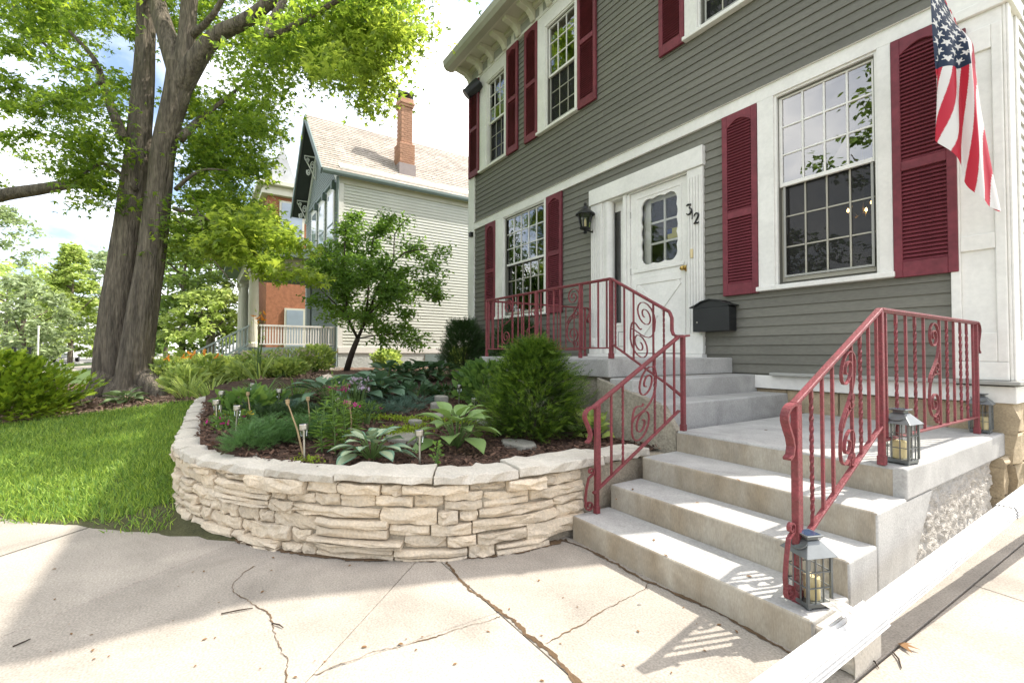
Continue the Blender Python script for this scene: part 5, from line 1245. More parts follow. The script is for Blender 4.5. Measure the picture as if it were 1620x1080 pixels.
def spreading(name, label, pts, r, h, n, m, seed, sc=.10, T=T_spray):
    rng = np.random.default_rng(seed); c = np.mean(pts, axis=0); t = thing(name, label, 'juniper', tuple(c)); Ps, Al = [], []
    for p in pts:
        an = rng.random(n) * 6.28; rr_ = r * np.sqrt(rng.random(n)); hgt = h * np.sqrt(np.clip(1 - (rr_ / r) ** 2, 0, 1)) * (.75 + .35 * np.sin(an * 4 + p[0] * 9)) * rng.uniform(.5, 1.05, n)
        Ps.append(np.stack([p[0] + rr_ * np.cos(an), p[1] + rr_ * np.sin(an), p[2] + .01 + hgt], -1)); Al.append(np.stack([np.cos(an), np.sin(an), .35 + .4 * rng.random(n)], -1) + rng.normal(size=(n, 3)) * .3)
    P = np.concatenate(Ps); al = np.concatenate(Al); V, F = scatter(T[0], T[1], P, orient(al, rdir(rng, len(P), 1.0)), sc * rng.uniform(.6, 1.3, len(P))); npmesh('foliage', V, F, m, t)
    mb = MB()
    for p in pts: mb.tube([c, (c + p) / 2 + np.array([0, 0, .05]), p + np.array([0, 0, h * .6])], [.012, .009, .004], 5)
    mb.build('stem', twig, t); return t
spreading('juniper', 'spreading soft green juniper mound at the left of the bed', [spot(395, 712), spot(430, 702), spot(470, 695), spot(490, 690), spot(415, 696)], .15, .17, 800, L_jun, 5, .075)
spreading('juniper', 'low blue green creeping juniper along the front wall cap', [spot(385, 752), spot(425, 750), spot(465, 748), spot(505, 750), spot(540, 745), spot(440, 738)], .17, .08, 700, L_blue, 6, .075)
spreading('juniper', 'dark grey green ground juniper behind the spreading juniper', [spot(420, 665), spot(460, 662), spot(500, 662), spot(540, 660)], .26, .11, 500, L_yewd, 7, .10)
spreading('juniper', 'grey green creeping plant in the shady middle of the bed', [spot(600, 655), spot(630, 650), spot(655, 640), spot(610, 640)], .26, .07, 320, L_blue, 8, .09)

def hosta_leaf_mesh(name, variegated, seed):
    rng = np.random.default_rng(seed); nu, nv = 6, 8; V = []; F = []; mi = []
    for j in range(nv + 1):
        t = j / nv; w = .36 * (math.sin(math.pi * min(1, t * 1.02 + .02)) ** .75) * (1.15 - .42 * t); w = max(w, .004)
        for i in range(nu + 1):
            u = (i / nu - .5) * 2; fold = -.10 * (1 - abs(u)) * math.sin(math.pi * t) ; arch = .16 * math.sin(t * 2.2) - .34 * t * t
            V.append((u * w, t, arch + fold + .018 * math.sin(u * 7 + t * 3 + seed)))
    for j in range(nv):
        for i in range(nu): a = j * (nu + 1) + i; F.append((a, a + 1, a + nu + 2, a + nu + 1)); mi.append(1 if variegated and 1 <= i <= nu - 2 and 0 <= j <= nv - 2 else 0)
    me = bpy.data.meshes.new(name); me.from_pydata(V, [], F); return me, mi
def hosta(label, base, n, r, h, m0, m1, seed, sc=.17, group=None):
    rng = np.random.default_rng(seed); t = thing('hosta', label, 'hosta', tuple(base), 0, group); meshes = []
    for k in range(3):
        me, mi = hosta_leaf_mesh('hosta_leaf', m1 is not None, seed * 10 + k); me.materials.append(m0); me.materials.append(m1 or m0)
        me.polygons.foreach_set('material_index', mi); me.polygons.foreach_set('use_smooth', [True] * len(me.polygons)); meshes.append(me)
    st = MB()
    for k in range(n):
        ring = k / n; a = k * 2.39996 + rng.normal() * .2; rr_ = r * (.20 + .62 * ring ** .7) ; hz_ = h * (1 - .72 * ring ** 1.4) * rng.uniform(.85, 1.1)
        o = bpy.data.objects.new('leaf', meshes[k % 3]); COL.objects.link(o); o.parent = t
        loc = np.array([rr_ * math.cos(a) * .62, rr_ * math.sin(a) * .62, hz_])
        al = np.array([math.cos(a), math.sin(a), .75 - 1.05 * ring + rng.normal() * .1]); nr = np.array([-math.cos(a) * .25, -math.sin(a) * .25, 1.0]) + rng.normal(size=3) * .15
        M = orient(al[None], nr[None])[0]; s_ = sc * rng.uniform(.75, 1.12) * (.8 + .25 * ring)
        mw = Matrix([[*(M[i] * s_), loc[i]] for i in range(3)] + [[0, 0, 0, 1]]); o.matrix_local = mw
        st.tube([np.array(base) + loc * [.08, .08, 0], np.array(base) + loc * [.6, .6, .75], np.array(base) + loc], [.006, .005, .004], 5)
    st.build('leaf_stalk', stemg, t); return t
hosta('blue hosta with cream-centred leaves in front, by the path lights', spot(588, 728), 26, .30, .17, L_hbl, L_hye, 41, .165)
hosta('large plain green hosta in the middle of the mulch', spot(722, 708), 24, .38, .27, L_hosta, None, 42, .235)
for i, (a, b_, lab) in enumerate([(520, 640, 'dark blue-green hosta at the left end of the back clump'), (562, 634, 'dark broad-leaved hosta in the middle of the back clump'), (600, 630, 'dark hosta at the right end of the back clump by flowers')]):
    q = spot(a, b_); hosta(lab, q, 26, .50, .26, leafmat('hosta_slate', (.115, .20, .12), (.14, .24, .11), 0, rough=.4, tw=.2), leafmat('hosta_slate_edge', (.15, .24, .14), (.16, .26, .12), 0, rough=.4, tw=.2) if i == 0 else None, 43 + i, .27)
for i, (a, b_) in enumerate([(640, 604), (668, 601), (695, 600), (615, 606)]):
    q = spot(a, b_); q = np.array([q[0], q[1], q[2]])
    hosta(['dark hosta in the shady back row, near the little tree', 'dark hosta in the shady back row, second from the house', 'dark hosta in the back row, nearest the house corner', 'dark hosta in the back row, right under the little tree'][i], q, 28, .50, .28, L_hdk, None, 50 + i, .26, 'dark hostas in the back row')
# leafy perennials
def perennial(name, label, cat, base, r, h, n, m, seed, T=T_oval, sc=.08, flowers=None, stems=10, group=None, up=.5):
    t = bush(name, label, cat, base, r, h, T, n, sc, m, seed, prof=lambda q: np.clip(.55 + q * .6, 0, 1) * np.sqrt(np.clip(1.05 - q ** 2, .05, 1)), up=up, stems=stems, stemmat=stemg, group=group)
    if flowers:
        rng = np.random.default_rng(seed + 99); fm, fn, fs, fz = flowers
        for k in range(fn):
            a = rng.random() * 6.28; q = np.array(base) + np.array([math.cos(a) * r * rng.random() ** .5, math.sin(a) * r * rng.random() ** .5, h * rng.uniform(*fz)])
            d = unit(rng.normal(size=3) + [0, 0, .8]); npet = 6; al = []; 
            fr_ = orient(np.array([[1., .2, .1]]) + rng.normal(size=(1, 3)) * .1, d[None])[0]
            al = np.array([fr_[:, 0] * math.cos(i * 2 * math.pi / npet) + fr_[:, 1] * math.sin(i * 2 * math.pi / npet) + fr_[:, 2] * .55 for i in range(npet)])
            V, F = scatter(T_oval[0], T_oval[1], np.repeat(q[None], npet, 0), orient(al, np.repeat(d[None], npet, 0)), np.full(npet, fs)); npmesh('flower', V, F, fm, t)
            mb = MB(); mb.tube([np.array(base) + (q - np.array(base)) * [.4, .4, 0], q], [.004, .003], 4); mb.build('flower_stalk', stemg, t)
    return t
def lily(label, base, hs, seed, m=L_lily, flower=None):
    rng = np.random.default_rng(seed); t = thing('lily_plant', label, 'lily', tuple(base)); P, AL, NR, S = [], [], [], []; mb = MB(); tops = []
    for k, h in enumerate(hs):
        a = rng.random() * 6.28; b0_ = np.array(base) + np.array([math.cos(a), math.sin(a), 0]) * rng.uniform(0, .09); top_ = b0_ + np.array([rng.normal() * .03, rng.normal() * .03, h]); tops.append(top_)
        mb.tube([b0_, (b0_ + top_) / 2 + rng.normal(size=3) * .01, top_], [.006, .005, .003], 5)
        for i in range(int(h * 115)):
            tt = rng.uniform(.08, .97); a = i * 2.4; P.append(b0_ + (top_ - b0_) * tt); AL.append([math.cos(a), math.sin(a), rng.uniform(.0, .7)]); NR.append([0, 0, 1]); S.append(rng.uniform(.07, .12) * (1.1 - .4 * tt))
    mb.build('stalk', stemg, t); V, F = scatter(T_long[0], T_long[1], np.array(P), orient(np.array(AL), np.array(NR)), np.array(S)); npmesh('leaves', V, F, m, t)
    if flower:
        fm, fs, which = flower
        for k in which:
            q = tops[k]
            for j in range(3):
                d = unit(rng.normal(size=3) + [0, 0, .3]); fr_ = orient(np.array([[.3, 1., .1]]), d[None])[0]; npet = 6
                al = np.array([fr_[:, 0] * math.cos(i * 1.047) + fr_[:, 1] * math.sin(i * 1.047) + fr_[:, 2] * .35 for i in range(npet)])
                V, F = scatter(T_oval[0], T_oval[1], np.repeat((q + rng.normal(size=3) * .03)[None], npet, 0), orient(al, np.repeat(d[None], npet, 0)), np.full(npet, fs)); npmesh('flower', V, F, fm, t)
    return t
lily('tall lily with a pale star bloom on top of its tall stem', spot(523, 716), [.60, .40, .34, .30, .36, .24], 61, flower=(P_pink, .05, [0]))
lily('shorter feathery lily clump with magenta blooms by the dry stalk', spot(560, 690), [.30, .27, .24, .28, .22], 62, flower=(P_mag, .026, [0, 2]))
perennial('phlox', 'magenta phlox flower head beside the tall lily', 'phlox', spot(536, 672), .11, .34, 160, L_perl, 63, T_long, .07, (P_mag, 22, .024, (.90, 1.06)), 4)
perennial('phlox', 'low magenta flowers at the right of the lilies', 'phlox', spot(582, 672), .16, .18, 160, L_perl, 64, T_long, .06, (P_mag, 6, .024, (.8, 1.1)), 4)
perennial('hosta_flower', 'lilac hosta flower spikes over the back hosta clump', 'hosta flowers', spot(563, 655), .18, .36, 30, L_hdk, 65, T_long, .06, (P_lil, 26, .032, (.70, 1.05)), 6)
perennial('pansy', 'little yellow and purple pansies at the left wall', 'pansies', spot(372, 676), .20, .12, 260, L_perl, 66, T_oval, .035, (P_yel, 10, .026, (.9, 1.15)), 4)
perennial('pansy', 'dark pink and purple pansies beside the yellow ones', 'pansies', spot(362, 682), .18, .09, 120, L_perl, 67, T_oval, .035, (P_mag, 6, .026, (.9, 1.2)), 3)
perennial('peony', 'leafy green peony left of the yew, under the slab end', 'peony', spot(768, 640), .40, .46, 420, L_perl, 68, T_oval, .13)
perennial('peony', 'small leafy plant in the mulch beside the steps', 'small plant', spot(938, 697), .16, .20, 90, L_sun, 69, T_oval, .085, None, 5)
perennial('coral_bells', 'low round-leaved plant by the stone wall, left rear', 'perennial', spot(395, 655), .34, .17, 200, L_perl, 70, T_oval, .12)
perennial('small_weed', 'tiny weed sprouting between the two front path lights', 'weed', spot(690, 738), .04, .14, 46, L_lily, 71, T_oval, .028, None, 2)
perennial('pachysandra', 'dark leafy ground plant in the back shade of the bed', 'ground plant', spot(660, 628), .50, .13, 260, L_hdk, 72, T_oval, .09)
perennial('pachysandra', 'low dark plants in the mulch before the peony', 'ground plant', spot(712, 630), .40, .11, 200, L_yewd, 73, T_long, .12)
def grass_clump(label, base, h, n, m, seed, r=.12, cat='grassy plant', name='daylily_clump'):
    rng = np.random.default_rng(seed); t = thing(name, label, cat, tuple(base)); an = rng.random(n) * 6.28; sp_ = rng.random(n)
    P = np.array(base) + np.stack([np.cos(an) * r * sp_, np.sin(an) * r * sp_, np.zeros(n)], -1); d = np.stack([np.cos(an) * (.2 + .8 * sp_), np.sin(an) * (.2 + .8 * sp_), np.full(n, 1.0)], -1)
    nr = np.stack([np.cos(an), np.sin(an), np.full(n, -.3)], -1)
    T = np.array([(-.022, 0, 0), (.022, 0, 0), (.020, .4, .02), (-.020, .4, .02), (.014, .75, .16), (-.014, .75, .16), (0, 1, .42)], float); F_ = [(0, 1, 2), (0, 2, 3), (3, 2, 4), (3, 4, 5), (5, 4, 6)]
    V, F = scatter(T, np.array(F_), P, orient(d, nr), h * rng.uniform(.6, 1.15, n)); npmesh('leaves', V, F, m, t); return t
grass_clump('tall arching grassy daylily clump at the wall end', spot(415, 640), .36, 90, L_perl, 80, .2)
grass_clump('thin arching leaves of a daylily beside the back hosta', spot(468, 630), .32, 70, L_perl, 81, .2)
# dry seed stalks
for i, (a, b_, c, d, lab) in enumerate([(480, 722, 455, 637, 'bent dry stalk leaning over in front of the juniper'), (488, 692, 487, 632, 'dry poppy stalk with seed head behind the juniper'), (554, 692, 553, 638, 'dry poppy stalk right of the tall lily'), (394, 672, 392, 624, 'dry stalk standing behind the pansies')]):
    q = spot(a, b_); dp = float((q - CAM) @ cF); tp = at(c, d, d=dp * 1.0); t = thing('seed_stalk', lab, 'dry stalk', tuple(q), 0, 'dry seed stalks in the bed')
    mb = MB(); mb.tube([q, (q + tp) / 2 + np.array([.01, .01, .0]), tp], [.007, .006, .004], 6); mb.build('stalk', drystem, t)
    mb = MB(); mb.lathe([(.003, -.02), (.013, -.004), (.014, .014), (.017, .022), (.003, .024)], tuple(tp), 8); mb.build('seed_head', drystem, t)
# lime creeping plant, chips, twigs: too many to count
rng = np.random.default_rng(90); P = []
for (a, b_, c, d, n) in [(355, 742, 400, 752, 160), (400, 752, 530, 757, 130), (530, 752, 620, 755, 460), (620, 753, 745, 757, 420), (610, 680, 660, 690, 260), (470, 728, 500, 735, 40), (640, 668, 668, 690, 160)]:
    for k in range(n):
        q = spot(rng.uniform(a, c), rng.uniform(b_, d)); P.append(q + np.array([rng.normal() * .04, rng.normal() * .04, rng.uniform(.005, .03)]))
P = np.array(P); P = np.repeat(P, 3, 0) + rng.normal(size=(len(P) * 3, 3)) * [.018, .018, .006]
V, F = scatter(T_oval[0], T_oval[1], P, orient(rdir(rng, len(P), .3), rdir(rng, len(P), 1.6)), .024 * rng.uniform(.6, 1.4, len(P))); stuff(npmesh('ground_cover', V, F, L_lime))
def chipscatter(name, n, x0, x1, y0, y1, keep, m, seed, s=.035):
    rng = np.random.default_rng(seed); x = rng.uniform(x0, x1, n); y = rng.uniform(y0, y1, n); k = keep(x, y); x, y = x[k], y[k]; n = len(x)
    P = np.stack([x, y, z_any(x, y) + rng.uniform(.004, .020, n)], -1)
    T = np.array([(-.18, 0, 0), (.2, .1, .03), (.16, .9, .02), (-.1, 1.05, 0), (0, .5, .12)], float); F_ = np.array([(0, 1, 4), (1, 2, 4), (2, 3, 4), (3, 0, 4)])
    V, F = scatter(T, F_, P, orient(rdir(rng, n, .05) * [1, 1, .35], rdir(rng, n, 1.4)), s * rng.uniform(.4, 1.5, n)); stuff(npmesh(name, V, F, m))
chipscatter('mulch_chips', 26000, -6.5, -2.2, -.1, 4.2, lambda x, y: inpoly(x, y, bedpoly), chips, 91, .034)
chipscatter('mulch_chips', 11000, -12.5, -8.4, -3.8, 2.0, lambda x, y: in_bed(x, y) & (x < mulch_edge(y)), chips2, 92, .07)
# grass
rng = np.random.default_rng(95)
def blades(n, x0, x1, y0, y1, h, seed):
    rng = np.random.default_rng(seed); x = x0 + (x1 - x0) * rng.random(n); y = rng.uniform(y0, y1, n)
    e = lawn_d(x, y) + .05 * np.sin(x * 9) + rng.normal(size=n) * .03
    k = (e > .03) & ~in_bed(x, y) & ~((y > -.14) & (x > -8.6)); 
    bare = (np.hypot(x + 3.95, y + .25) < .42) & (rng.random(n) < .8); k &= ~bare
    x, y = x[k], y[k]; n = len(x); P = np.stack([x, y, z_ground(x, y) - .005], -1)
    d = rng.normal(size=(n, 3)) * [.5, .5, 0] + [0, 0, 1]; return P, d, h * rng.uniform(.5, 1.3, n), rng
Ps, ds_, hs_ = [], [], []
for a in ((75000, -6.9, -3.9, -3.4, 0.0, .065, 1), (60000, -9.8, -6.5, -5.2, 0.0, .075, 2), (9000, -16, -9.2, -8, -2, .10, 3)):
    P, d, h, rng = blades(*a); Ps.append(P); ds_.append(d); hs_.append(h)
P = np.concatenate(Ps); d = np.concatenate(ds_); h = np.concatenate(hs_)
T = np.array([(-.06, 0, 0), (.06, 0, 0), (.045, .55, .04), (-.045, .55, .04), (0, 1, .3)], float); F_ = np.array([(0, 1, 2), (0, 2, 3), (3, 2, 4)])
V, F = scatter(T, F_, P, orient(d, rdir(np.random.default_rng(3), len(P)) * [1, 1, .2]), h); stuff(npmesh('lawn_grass', V, F, L_grass))
# leaf litter on the concrete
rng = np.random.default_rng(97)
litter = mat('dry_leaf', (.22, .12, .05), .9, .2, 20, rnd=.3)
LP = []
for i in range(60):
    a, b_ = rng.uniform(30, 1180), rng.uniform(880, 1075); q = at(a, b_, z=.004)
    if lawn_d(q[0], q[1]) < -.08: LP.append((q, rng.uniform(.008, .026)))
for (a, b_, z) in ((1165, 757, .456), (1040, 708, .608), (975, 790, .304), (1035, 852, .152), (1050, 876, .152), (1100, 795, .456), (1180, 910, .152), (985, 806, .152), (1000, 775, .304), (1215, 680, .608)): LP.append((at(a, b_, z=z + .004), .028))
V, F = scatter(T_oval[0], T_oval[1], np.array([q for q, _ in LP]), orient(rdir(rng, len(LP)) * [1, 1, .05], np.tile([[.1, 0, 1.]], (len(LP), 1))), np.array([s for _, s in LP])); stuff(npmesh('leaf_litter', V, F, litter))
for (a, b_, c, d, lab) in ((350, 970, 400, 961, 'thin brown twig at the shadow edge on the driveway'), (880 - 450, 985, 448, 992, 'short twig by the crack in the bright driveway'), (20, 1022, 48, 1010, 'thin grassy twig at the left edge of the driveway'), (1412, 1030, 1426, 1056, 'bent twig on the bright concrete right of the downspout'), (1372, 1038, 1390, 1056, 'thin twig beside the stone block')):
    p, q = at(a, b_, z=.006), at(c, d, z=.006); mb = MB(); mb.tube([p, (p + q) / 2 + np.array([.004, .006, .003]), q], [.003, .0035, .002], 5); tag(mb.build('twig', twig), lab, 'twig')
q = at(1420, 1017, z=.01); V, F = scatter(T_maple[0], T_maple[1], q[None], orient(np.array([[1., .3, .1]]), np.array([[.2, .1, 1.]])), np.array([.075])); tag(npmesh('curled_leaf', V, F, litter), 'curled brown maple leaf on the bright concrete right of the block', 'dry leaf')
# ================================================================== TREES
def trunk_tube(pts, radii, n, ridge, seed, lobes=5):
    """bark-ridged trunk: radius varies round and along the stem"""
    P = smooth_path3(pts, 5); k = len(P); R = np.interp(np.linspace(0, 1, k), np.linspace(0, 1, len(radii)), radii); V = []; prev = None
    for i, p in enumerate(P):
        d = unit(P[min(i + 1, k - 1)] - P[max(i - 1, 0)])
        a = np.cross(d, (0, 1, 0.1)) if prev is None else prev - d * (prev @ d); a = unit(a); b = np.cross(d, a); prev = a
        for j in range(n):
            th = 2 * math.pi * j / n
            rr_ = R[i] * (1 + ridge * (noise.noise((math.cos(th) * 5.0 + seed, math.sin(th) * 5.0, p[2] * .7)) * 1.0 + .5 * noise.noise((math.cos(th) * 13 + seed, math.sin(th) * 13, p[2] * 1.2))))
            V.append(p + rr_ * (a * math.cos(th) + b * math.sin(th)))
    F = [(i * n + j, i * n + (j + 1) % n, (i + 1) * n + (j + 1) % n, (i + 1) * n + j) for i in range(k - 1) for j in range(n)]
    return V, F
def smooth_path3(pts, sub):
    P = np.array(pts, float); out_ = []; k = len(P)
    for i in range(k - 1):
        p0, p1, p2, p3 = P[max(i - 1, 0)], P[i], P[i + 1], P[min(i + 2, k - 1)]
        for t in np.arange(sub) / sub: out_.append(.5 * ((2 * p1) + (-p0 + p2) * t + (2 * p0 - 5 * p1 + 4 * p2 - p3) * t * t + (-p0 + 3 * p1 - 3 * p2 + p3) * t ** 3))
    out_.append(P[-1]); return np.array(out_)
def crown(parent, centres, radii, nleaf, T, sc, m, seed, flat=.55, droop=.25, up=1.2, name='crown'):
    rng = np.random.default_rng(seed); C = np.repeat(centres, nleaf, 0); Rr = np.repeat(np.asarray(radii), nleaf); n = len(C)
    # leaves sit on twig lines inside each clump so that a clump has gaps and fringes
    k = 9; off = unit(rng.normal(size=(len(centres), k, 3))) * [1, 1, flat]
    ti = rng.integers(0, k, n); ci = np.repeat(np.arange(len(centres)), nleaf); tt = rng.random(n) ** .75
    O = off[ci, ti] * (tt * Rr)[:, None] + rng.normal(size=(n, 3)) * (.20 * Rr)[:, None] * [1, 1, .6]
    P = C + O; P[:, 2] -= droop * (np.linalg.norm(O[:, :2], axis=1)) ** 2 * .35
    al = rng.normal(size=(n, 3)) * [1, 1, .4] + [0, 0, -.35]; nr = rdir(rng, n, up)
    V, F = scatter(T[0], T[1], P, orient(al, nr), sc * rng.uniform(.65, 1.3, n)); return npmesh(name, V, F, m, parent)
def inpix(poly, n, d0, d1, seed):
    """places spread through the part of the air that this outline covers, between two distances"""
    rng = np.random.default_rng(seed); poly = np.array(poly, float); lo, hi = poly.min(0), poly.max(0); out_ = []
    while len(out_) < n:
        q = lo + (hi - lo) * rng.random(2)
        if inpoly(np.array([q[0]]), np.array([q[1]]), poly)[0]: out_.append(at(q[0], q[1], d=rng.uniform(d0, d1)))
    return np.array(out_)

mpl = thing('maple_tree', 'huge old maple with two fused trunks between lawn and garden', 'tree', (-11.8, -1.27, .34))
DM = float((np.array([-11.8, -1.27, 1.2]) - CAM) @ cF)
def mp_(px, py, dd=0): return at(px, py, d=DM + dd)
V1, F1 = trunk_tube([mp_(176, 655, .05), mp_(179, 600, .05), mp_(183, 520, .05), mp_(193, 430, .1), mp_(206, 330, .15), mp_(220, 220, .25), mp_(229, 100, .4), mp_(232, -20, .5), mp_(240, -180, .8)], [.39, .33, .28, .245, .22, .20, .175, .155, .13], 44, .13, 1)
V2, F2 = trunk_tube([mp_(212, 655, -.12), mp_(213, 600, -.10), mp_(222, 520, -.08), mp_(236, 430, 0), mp_(249, 330, 0), mp_(260, 230, 0), mp_(279, 150, 0), mp_(287, 105, 0)], [.37, .295, .25, .23, .21, .20, .21, .22], 40, .12, 5)
mb = MB(); mb.add(V1, F1); mb.add(V2, F2)
V, F = trunk_tube([mp_(284, 118), mp_(262, 50, .1), mp_(246, -10, .2), mp_(225, -150, .4)], [.20, .17, .15, .12], 20, .08, 8); mb.add(V, F)
V, F = trunk_tube([mp_(290, 112), mp_(296, 55), mp_(301, -10), mp_(315, -160, -.2)], [.2, .15, .14, .10], 20, .08, 9); mb.add(V, F)
V, F = trunk_tube([mp_(284, 135), mp_(318, 85, -.1), mp_(345, 55, -.2), mp_(385, 35, -.3), mp_(425, 5, -.4), mp_(490, -60, -.6)], [.22, .16, .135, .125, .11, .08], 18, .08, 10); mb.add(V, F)
# root flare
for (a, b_, c, d, r) in ((170, 600, 138, 640, .20), (190, 610, 172, 645, .20), (215, 610, 222, 650, .20), (232, 600, 262, 636, .20), (205, 610, 198, 650, .22)):
    V, F = trunk_tube([mp_(a, b_, -.1), mp_((a + c) / 2, (b_ + d) / 2 - 3, -.3), mp_(c, d + 2, -.6)], [r * 1.2, r * .9, r * .3], 14, .1, a); mb.add(V, F)
limbs = [([(195, 220), (178, 175), (165, 140), (150, 95), (110, 50)], .10, .03, .3), ([(150, 100), (120, 110), (60, 60), (20, 10)], .05, .015, .4), ([(425, 8), (455, 40), (480, 75), (505, 105), (530, 145)], .05, .012, -.5), ([(285, 220), (310, 195), (340, 170), (390, 130)], .09, .02, .8),
         ([(278, 300), (300, 280), (325, 268), (360, 270)], .045, .012, -.3), ([(276, 330), (300, 338), (340, 352), (390, 400), (430, 440)], .045, .010, -.6), ([(276, 345), (310, 380), (345, 420), (370, 450)], .03, .008, -.6), ([(300, 300), (312, 330), (322, 370)], .02, .006, -.6),
         ([(420, 10), (500, 20), (580, 40), (640, 90)], .06, .012, -.6), ([(215, 300), (170, 260), (140, 270), (110, 300)], .05, .012, .2), ([(160, 130), (120, 150), (60, 170)], .04, .01, .3), ([(300, 60), (340, 20), (380, -60)], .07, .03, -.4)]
for pts, r0, r1, dd in limbs:
    mb.tube(smooth_path3([mp_(a, b_, dd * i / max(1, len(pts) - 1)) for i, (a, b_) in enumerate(pts)], 3), list(np.linspace(r0, r1, (len(pts) - 1) * 3 + 1)), 8)
mb.build('trunk', bark, mpl, smooth=True)
R1 = inpix([(-40, -90), (330, -90), (340, 50), (240, 95), (212, 170), (190, 230), (120, 235), (60, 190), (-20, 110)], 74, DM - 1.2, DM + 3.4, 1)
R2 = inpix([(310, -90), (700, -90), (668, 5), (625, 70), (600, 140), (540, 125), (470, 130), (415, 165), (350, 140), (320, 70)], 84, DM - 1.0, DM + 3.0, 2)
R3 = inpix([(285, 120), (425, 165), (440, 225), (405, 280), (380, 330), (290, 330)], 40, DM - .4, DM + 2.6, 3)
R4 = inpix([(278, 320), (400, 330), (440, 380), (400, 420), (340, 400), (285, 390)], 24, DM - 1.0, DM + 1.6, 4)
R5 = inpix([(110, 215), (190, 225), (188, 300), (160, 345), (128, 330), (112, 280)], 14, DM - .8, DM + 1.4, 5)
CC = np.concatenate([R1, R2, R3, R4, R5])
# no foliage hangs in front of the bare lower stems and the fork
dd_ = (CC - CAM) @ cF; ux = 810 + FPX * ((CC - CAM) @ cA) / dd_; uy = 540 - FPX * ((CC - CAM) @ cB) / dd_
CC = CC[~(inpoly(ux, uy, [(165, 330), (182, 180), (195, 60), (215, -80), (330, -80), (450, -60), (440, 20), (350, 95), (315, 150), (300, 330)]) & (dd_ < DM + .7))]; rng = np.random.default_rng(6)
crown(mpl, CC, rng.uniform(.42, .80, len(CC)), 230, T_maple, .105, L_maple, 7)
YB = inpix([(320, 335), (430, 345), (475, 395), (490, 445), (470, 470), (400, 450), (335, 425)], 26, DM - 3.4, DM - 1.8, 8)
crown(mpl, YB, rng.uniform(.25, .42, len(YB)), 95, T_maple, .105, L_maple_y, 9, name='low_spray')
BO = np.array([(-8.2 + 3.6 * u, .9 + 2.4 * u, 6.15 + .5 * u) for u in np.linspace(0, 1, 13)]) + np.random.default_rng(31).normal(size=(13, 3)) * [.3, .3, .12]
crown(mpl, BO, np.full(13, .62), 260, T_maple, .105, L_maple, 32, name='lawn_shade_bough')  # bough added mostly above the view to cast a shade band on the lawn
mb = MB(); mb.tube(smooth_path3([mp_(490, -60, -.6), (-8.4, .8, 6.3), (-6.5, 2.0, 6.5), (-4.7, 3.2, 6.7)], 4), list(np.linspace(.07, .012, 13)), 7); mb.build('branch', bark, mpl)
RT = inpix([(520, 40), (640, 20), (660, 60), (600, 170), (520, 150)], 16, DM - 2.6, DM - 1.2, 10)
crown(mpl, RT, rng.uniform(.35, .6, len(RT)), 150, T_maple, .105, L_maple_y, 11, name='bright_spray')
UP = np.array([(-12 + 4.6 * math.cos(a) * q, -1.0 + 4.6 * math.sin(a) * q, z) for a, q, z in [(rng.random() * 6.28, rng.random() ** .5, rng.uniform(10.2, 15.5)) for _ in range(30)]])
crown(mpl, UP, rng.uniform(.8, 1.3, len(UP)), 150, T_maple, .20, L_maple, 12, name='upper_crown')
# second maple: only its limb and a few sprays reach into view from the left
m2 = thing('maple_tree', 'maple outside the left edge whose bare limb reaches into the view', 'tree', (-13.2, -5.6, .3))
lb = [at(-190, 420, d=10.6), at(-60, 330, d=10.6), at(0, 310, d=10.5), at(60, 300, d=10.4), at(122, 291, d=10.3), at(165, 300, d=10.2)]
mb = MB(); V, F = trunk_tube([np.array([-13.4, -6.6, .2]), np.array([-13.3, -6.4, 2.0]), lb[0] + [0, -1.0, .2], lb[0] + [-.3, -1.4, 3.0], lb[0] + [-.5, -1.5, 6.0]], [.45, .36, .30, .26, .18], 22, .1, 3); mb.add(V, F)
V, F = trunk_tube([lb[0] + [0, -1.0, .2]] + lb, [.20, .17, .155, .14, .125, .10, .03], 14, .10, 4); mb.add(V, F)
mb.build('trunk', bark, m2, smooth=True)
C2 = inpix([(-60, 150), (30, 165), (72, 200), (60, 255), (30, 290), (-60, 300)], 13, 10, 13, 12)
crown(m2, C2, rng.uniform(.35, .6, len(C2)), 110, T_maple, .13, L_maple, 13)
C3 = np.concatenate([inpix([(-300, -100), (-60, -100), (-60, 200), (-300, 200)], 14, 10, 13, 14)]); crown(m2, C3, rng.uniform(.7, 1.0, len(C3)), 120, T_maple, .16, L_maple, 15, name='upper_crown')

# little dark-leaved tree before the neighbours' wall
DS = 10.9
def sm(px, py, dd=0): return at(px, py, d=DS + dd)
st_ = thing('small_tree', 'small open-branched tree with dark leaves before the pale green wall', 'tree', tuple(sm(549, 586)))
mb = MB()
for pts, r in (([(547, 590), (556, 560), (566, 535)], (.075, .055)), ([(566, 535), (585, 490), (605, 440), (640, 400), (690, 395)], (.042, .008)), ([(566, 535), (550, 500), (548, 450), (545, 400), (548, 340)], (.036, .007)), ([(575, 510), (600, 480), (640, 455), (690, 470)], (.026, .006)),
               ([(580, 495), (585, 430), (590, 380), (600, 350)], (.028, .006)), ([(551, 500), (530, 480), (505, 455), (490, 430)], (.022, .006)), ([(590, 470), (620, 420), (625, 370), (645, 345)], (.022, .006)), ([(566, 535), (600, 530), (640, 528), (670, 545)], (.018, .005))):
    mb.tube(smooth_path3([sm(a, b_, .5 * math.sin(i * 2 + a)) if i else sm(a, b_) for i, (a, b_) in enumerate(pts)], 3), list(np.linspace(r[0], r[1], (len(pts) - 1) * 3 + 1)), 7)
mb.build('trunk', twig, st_, smooth=True)
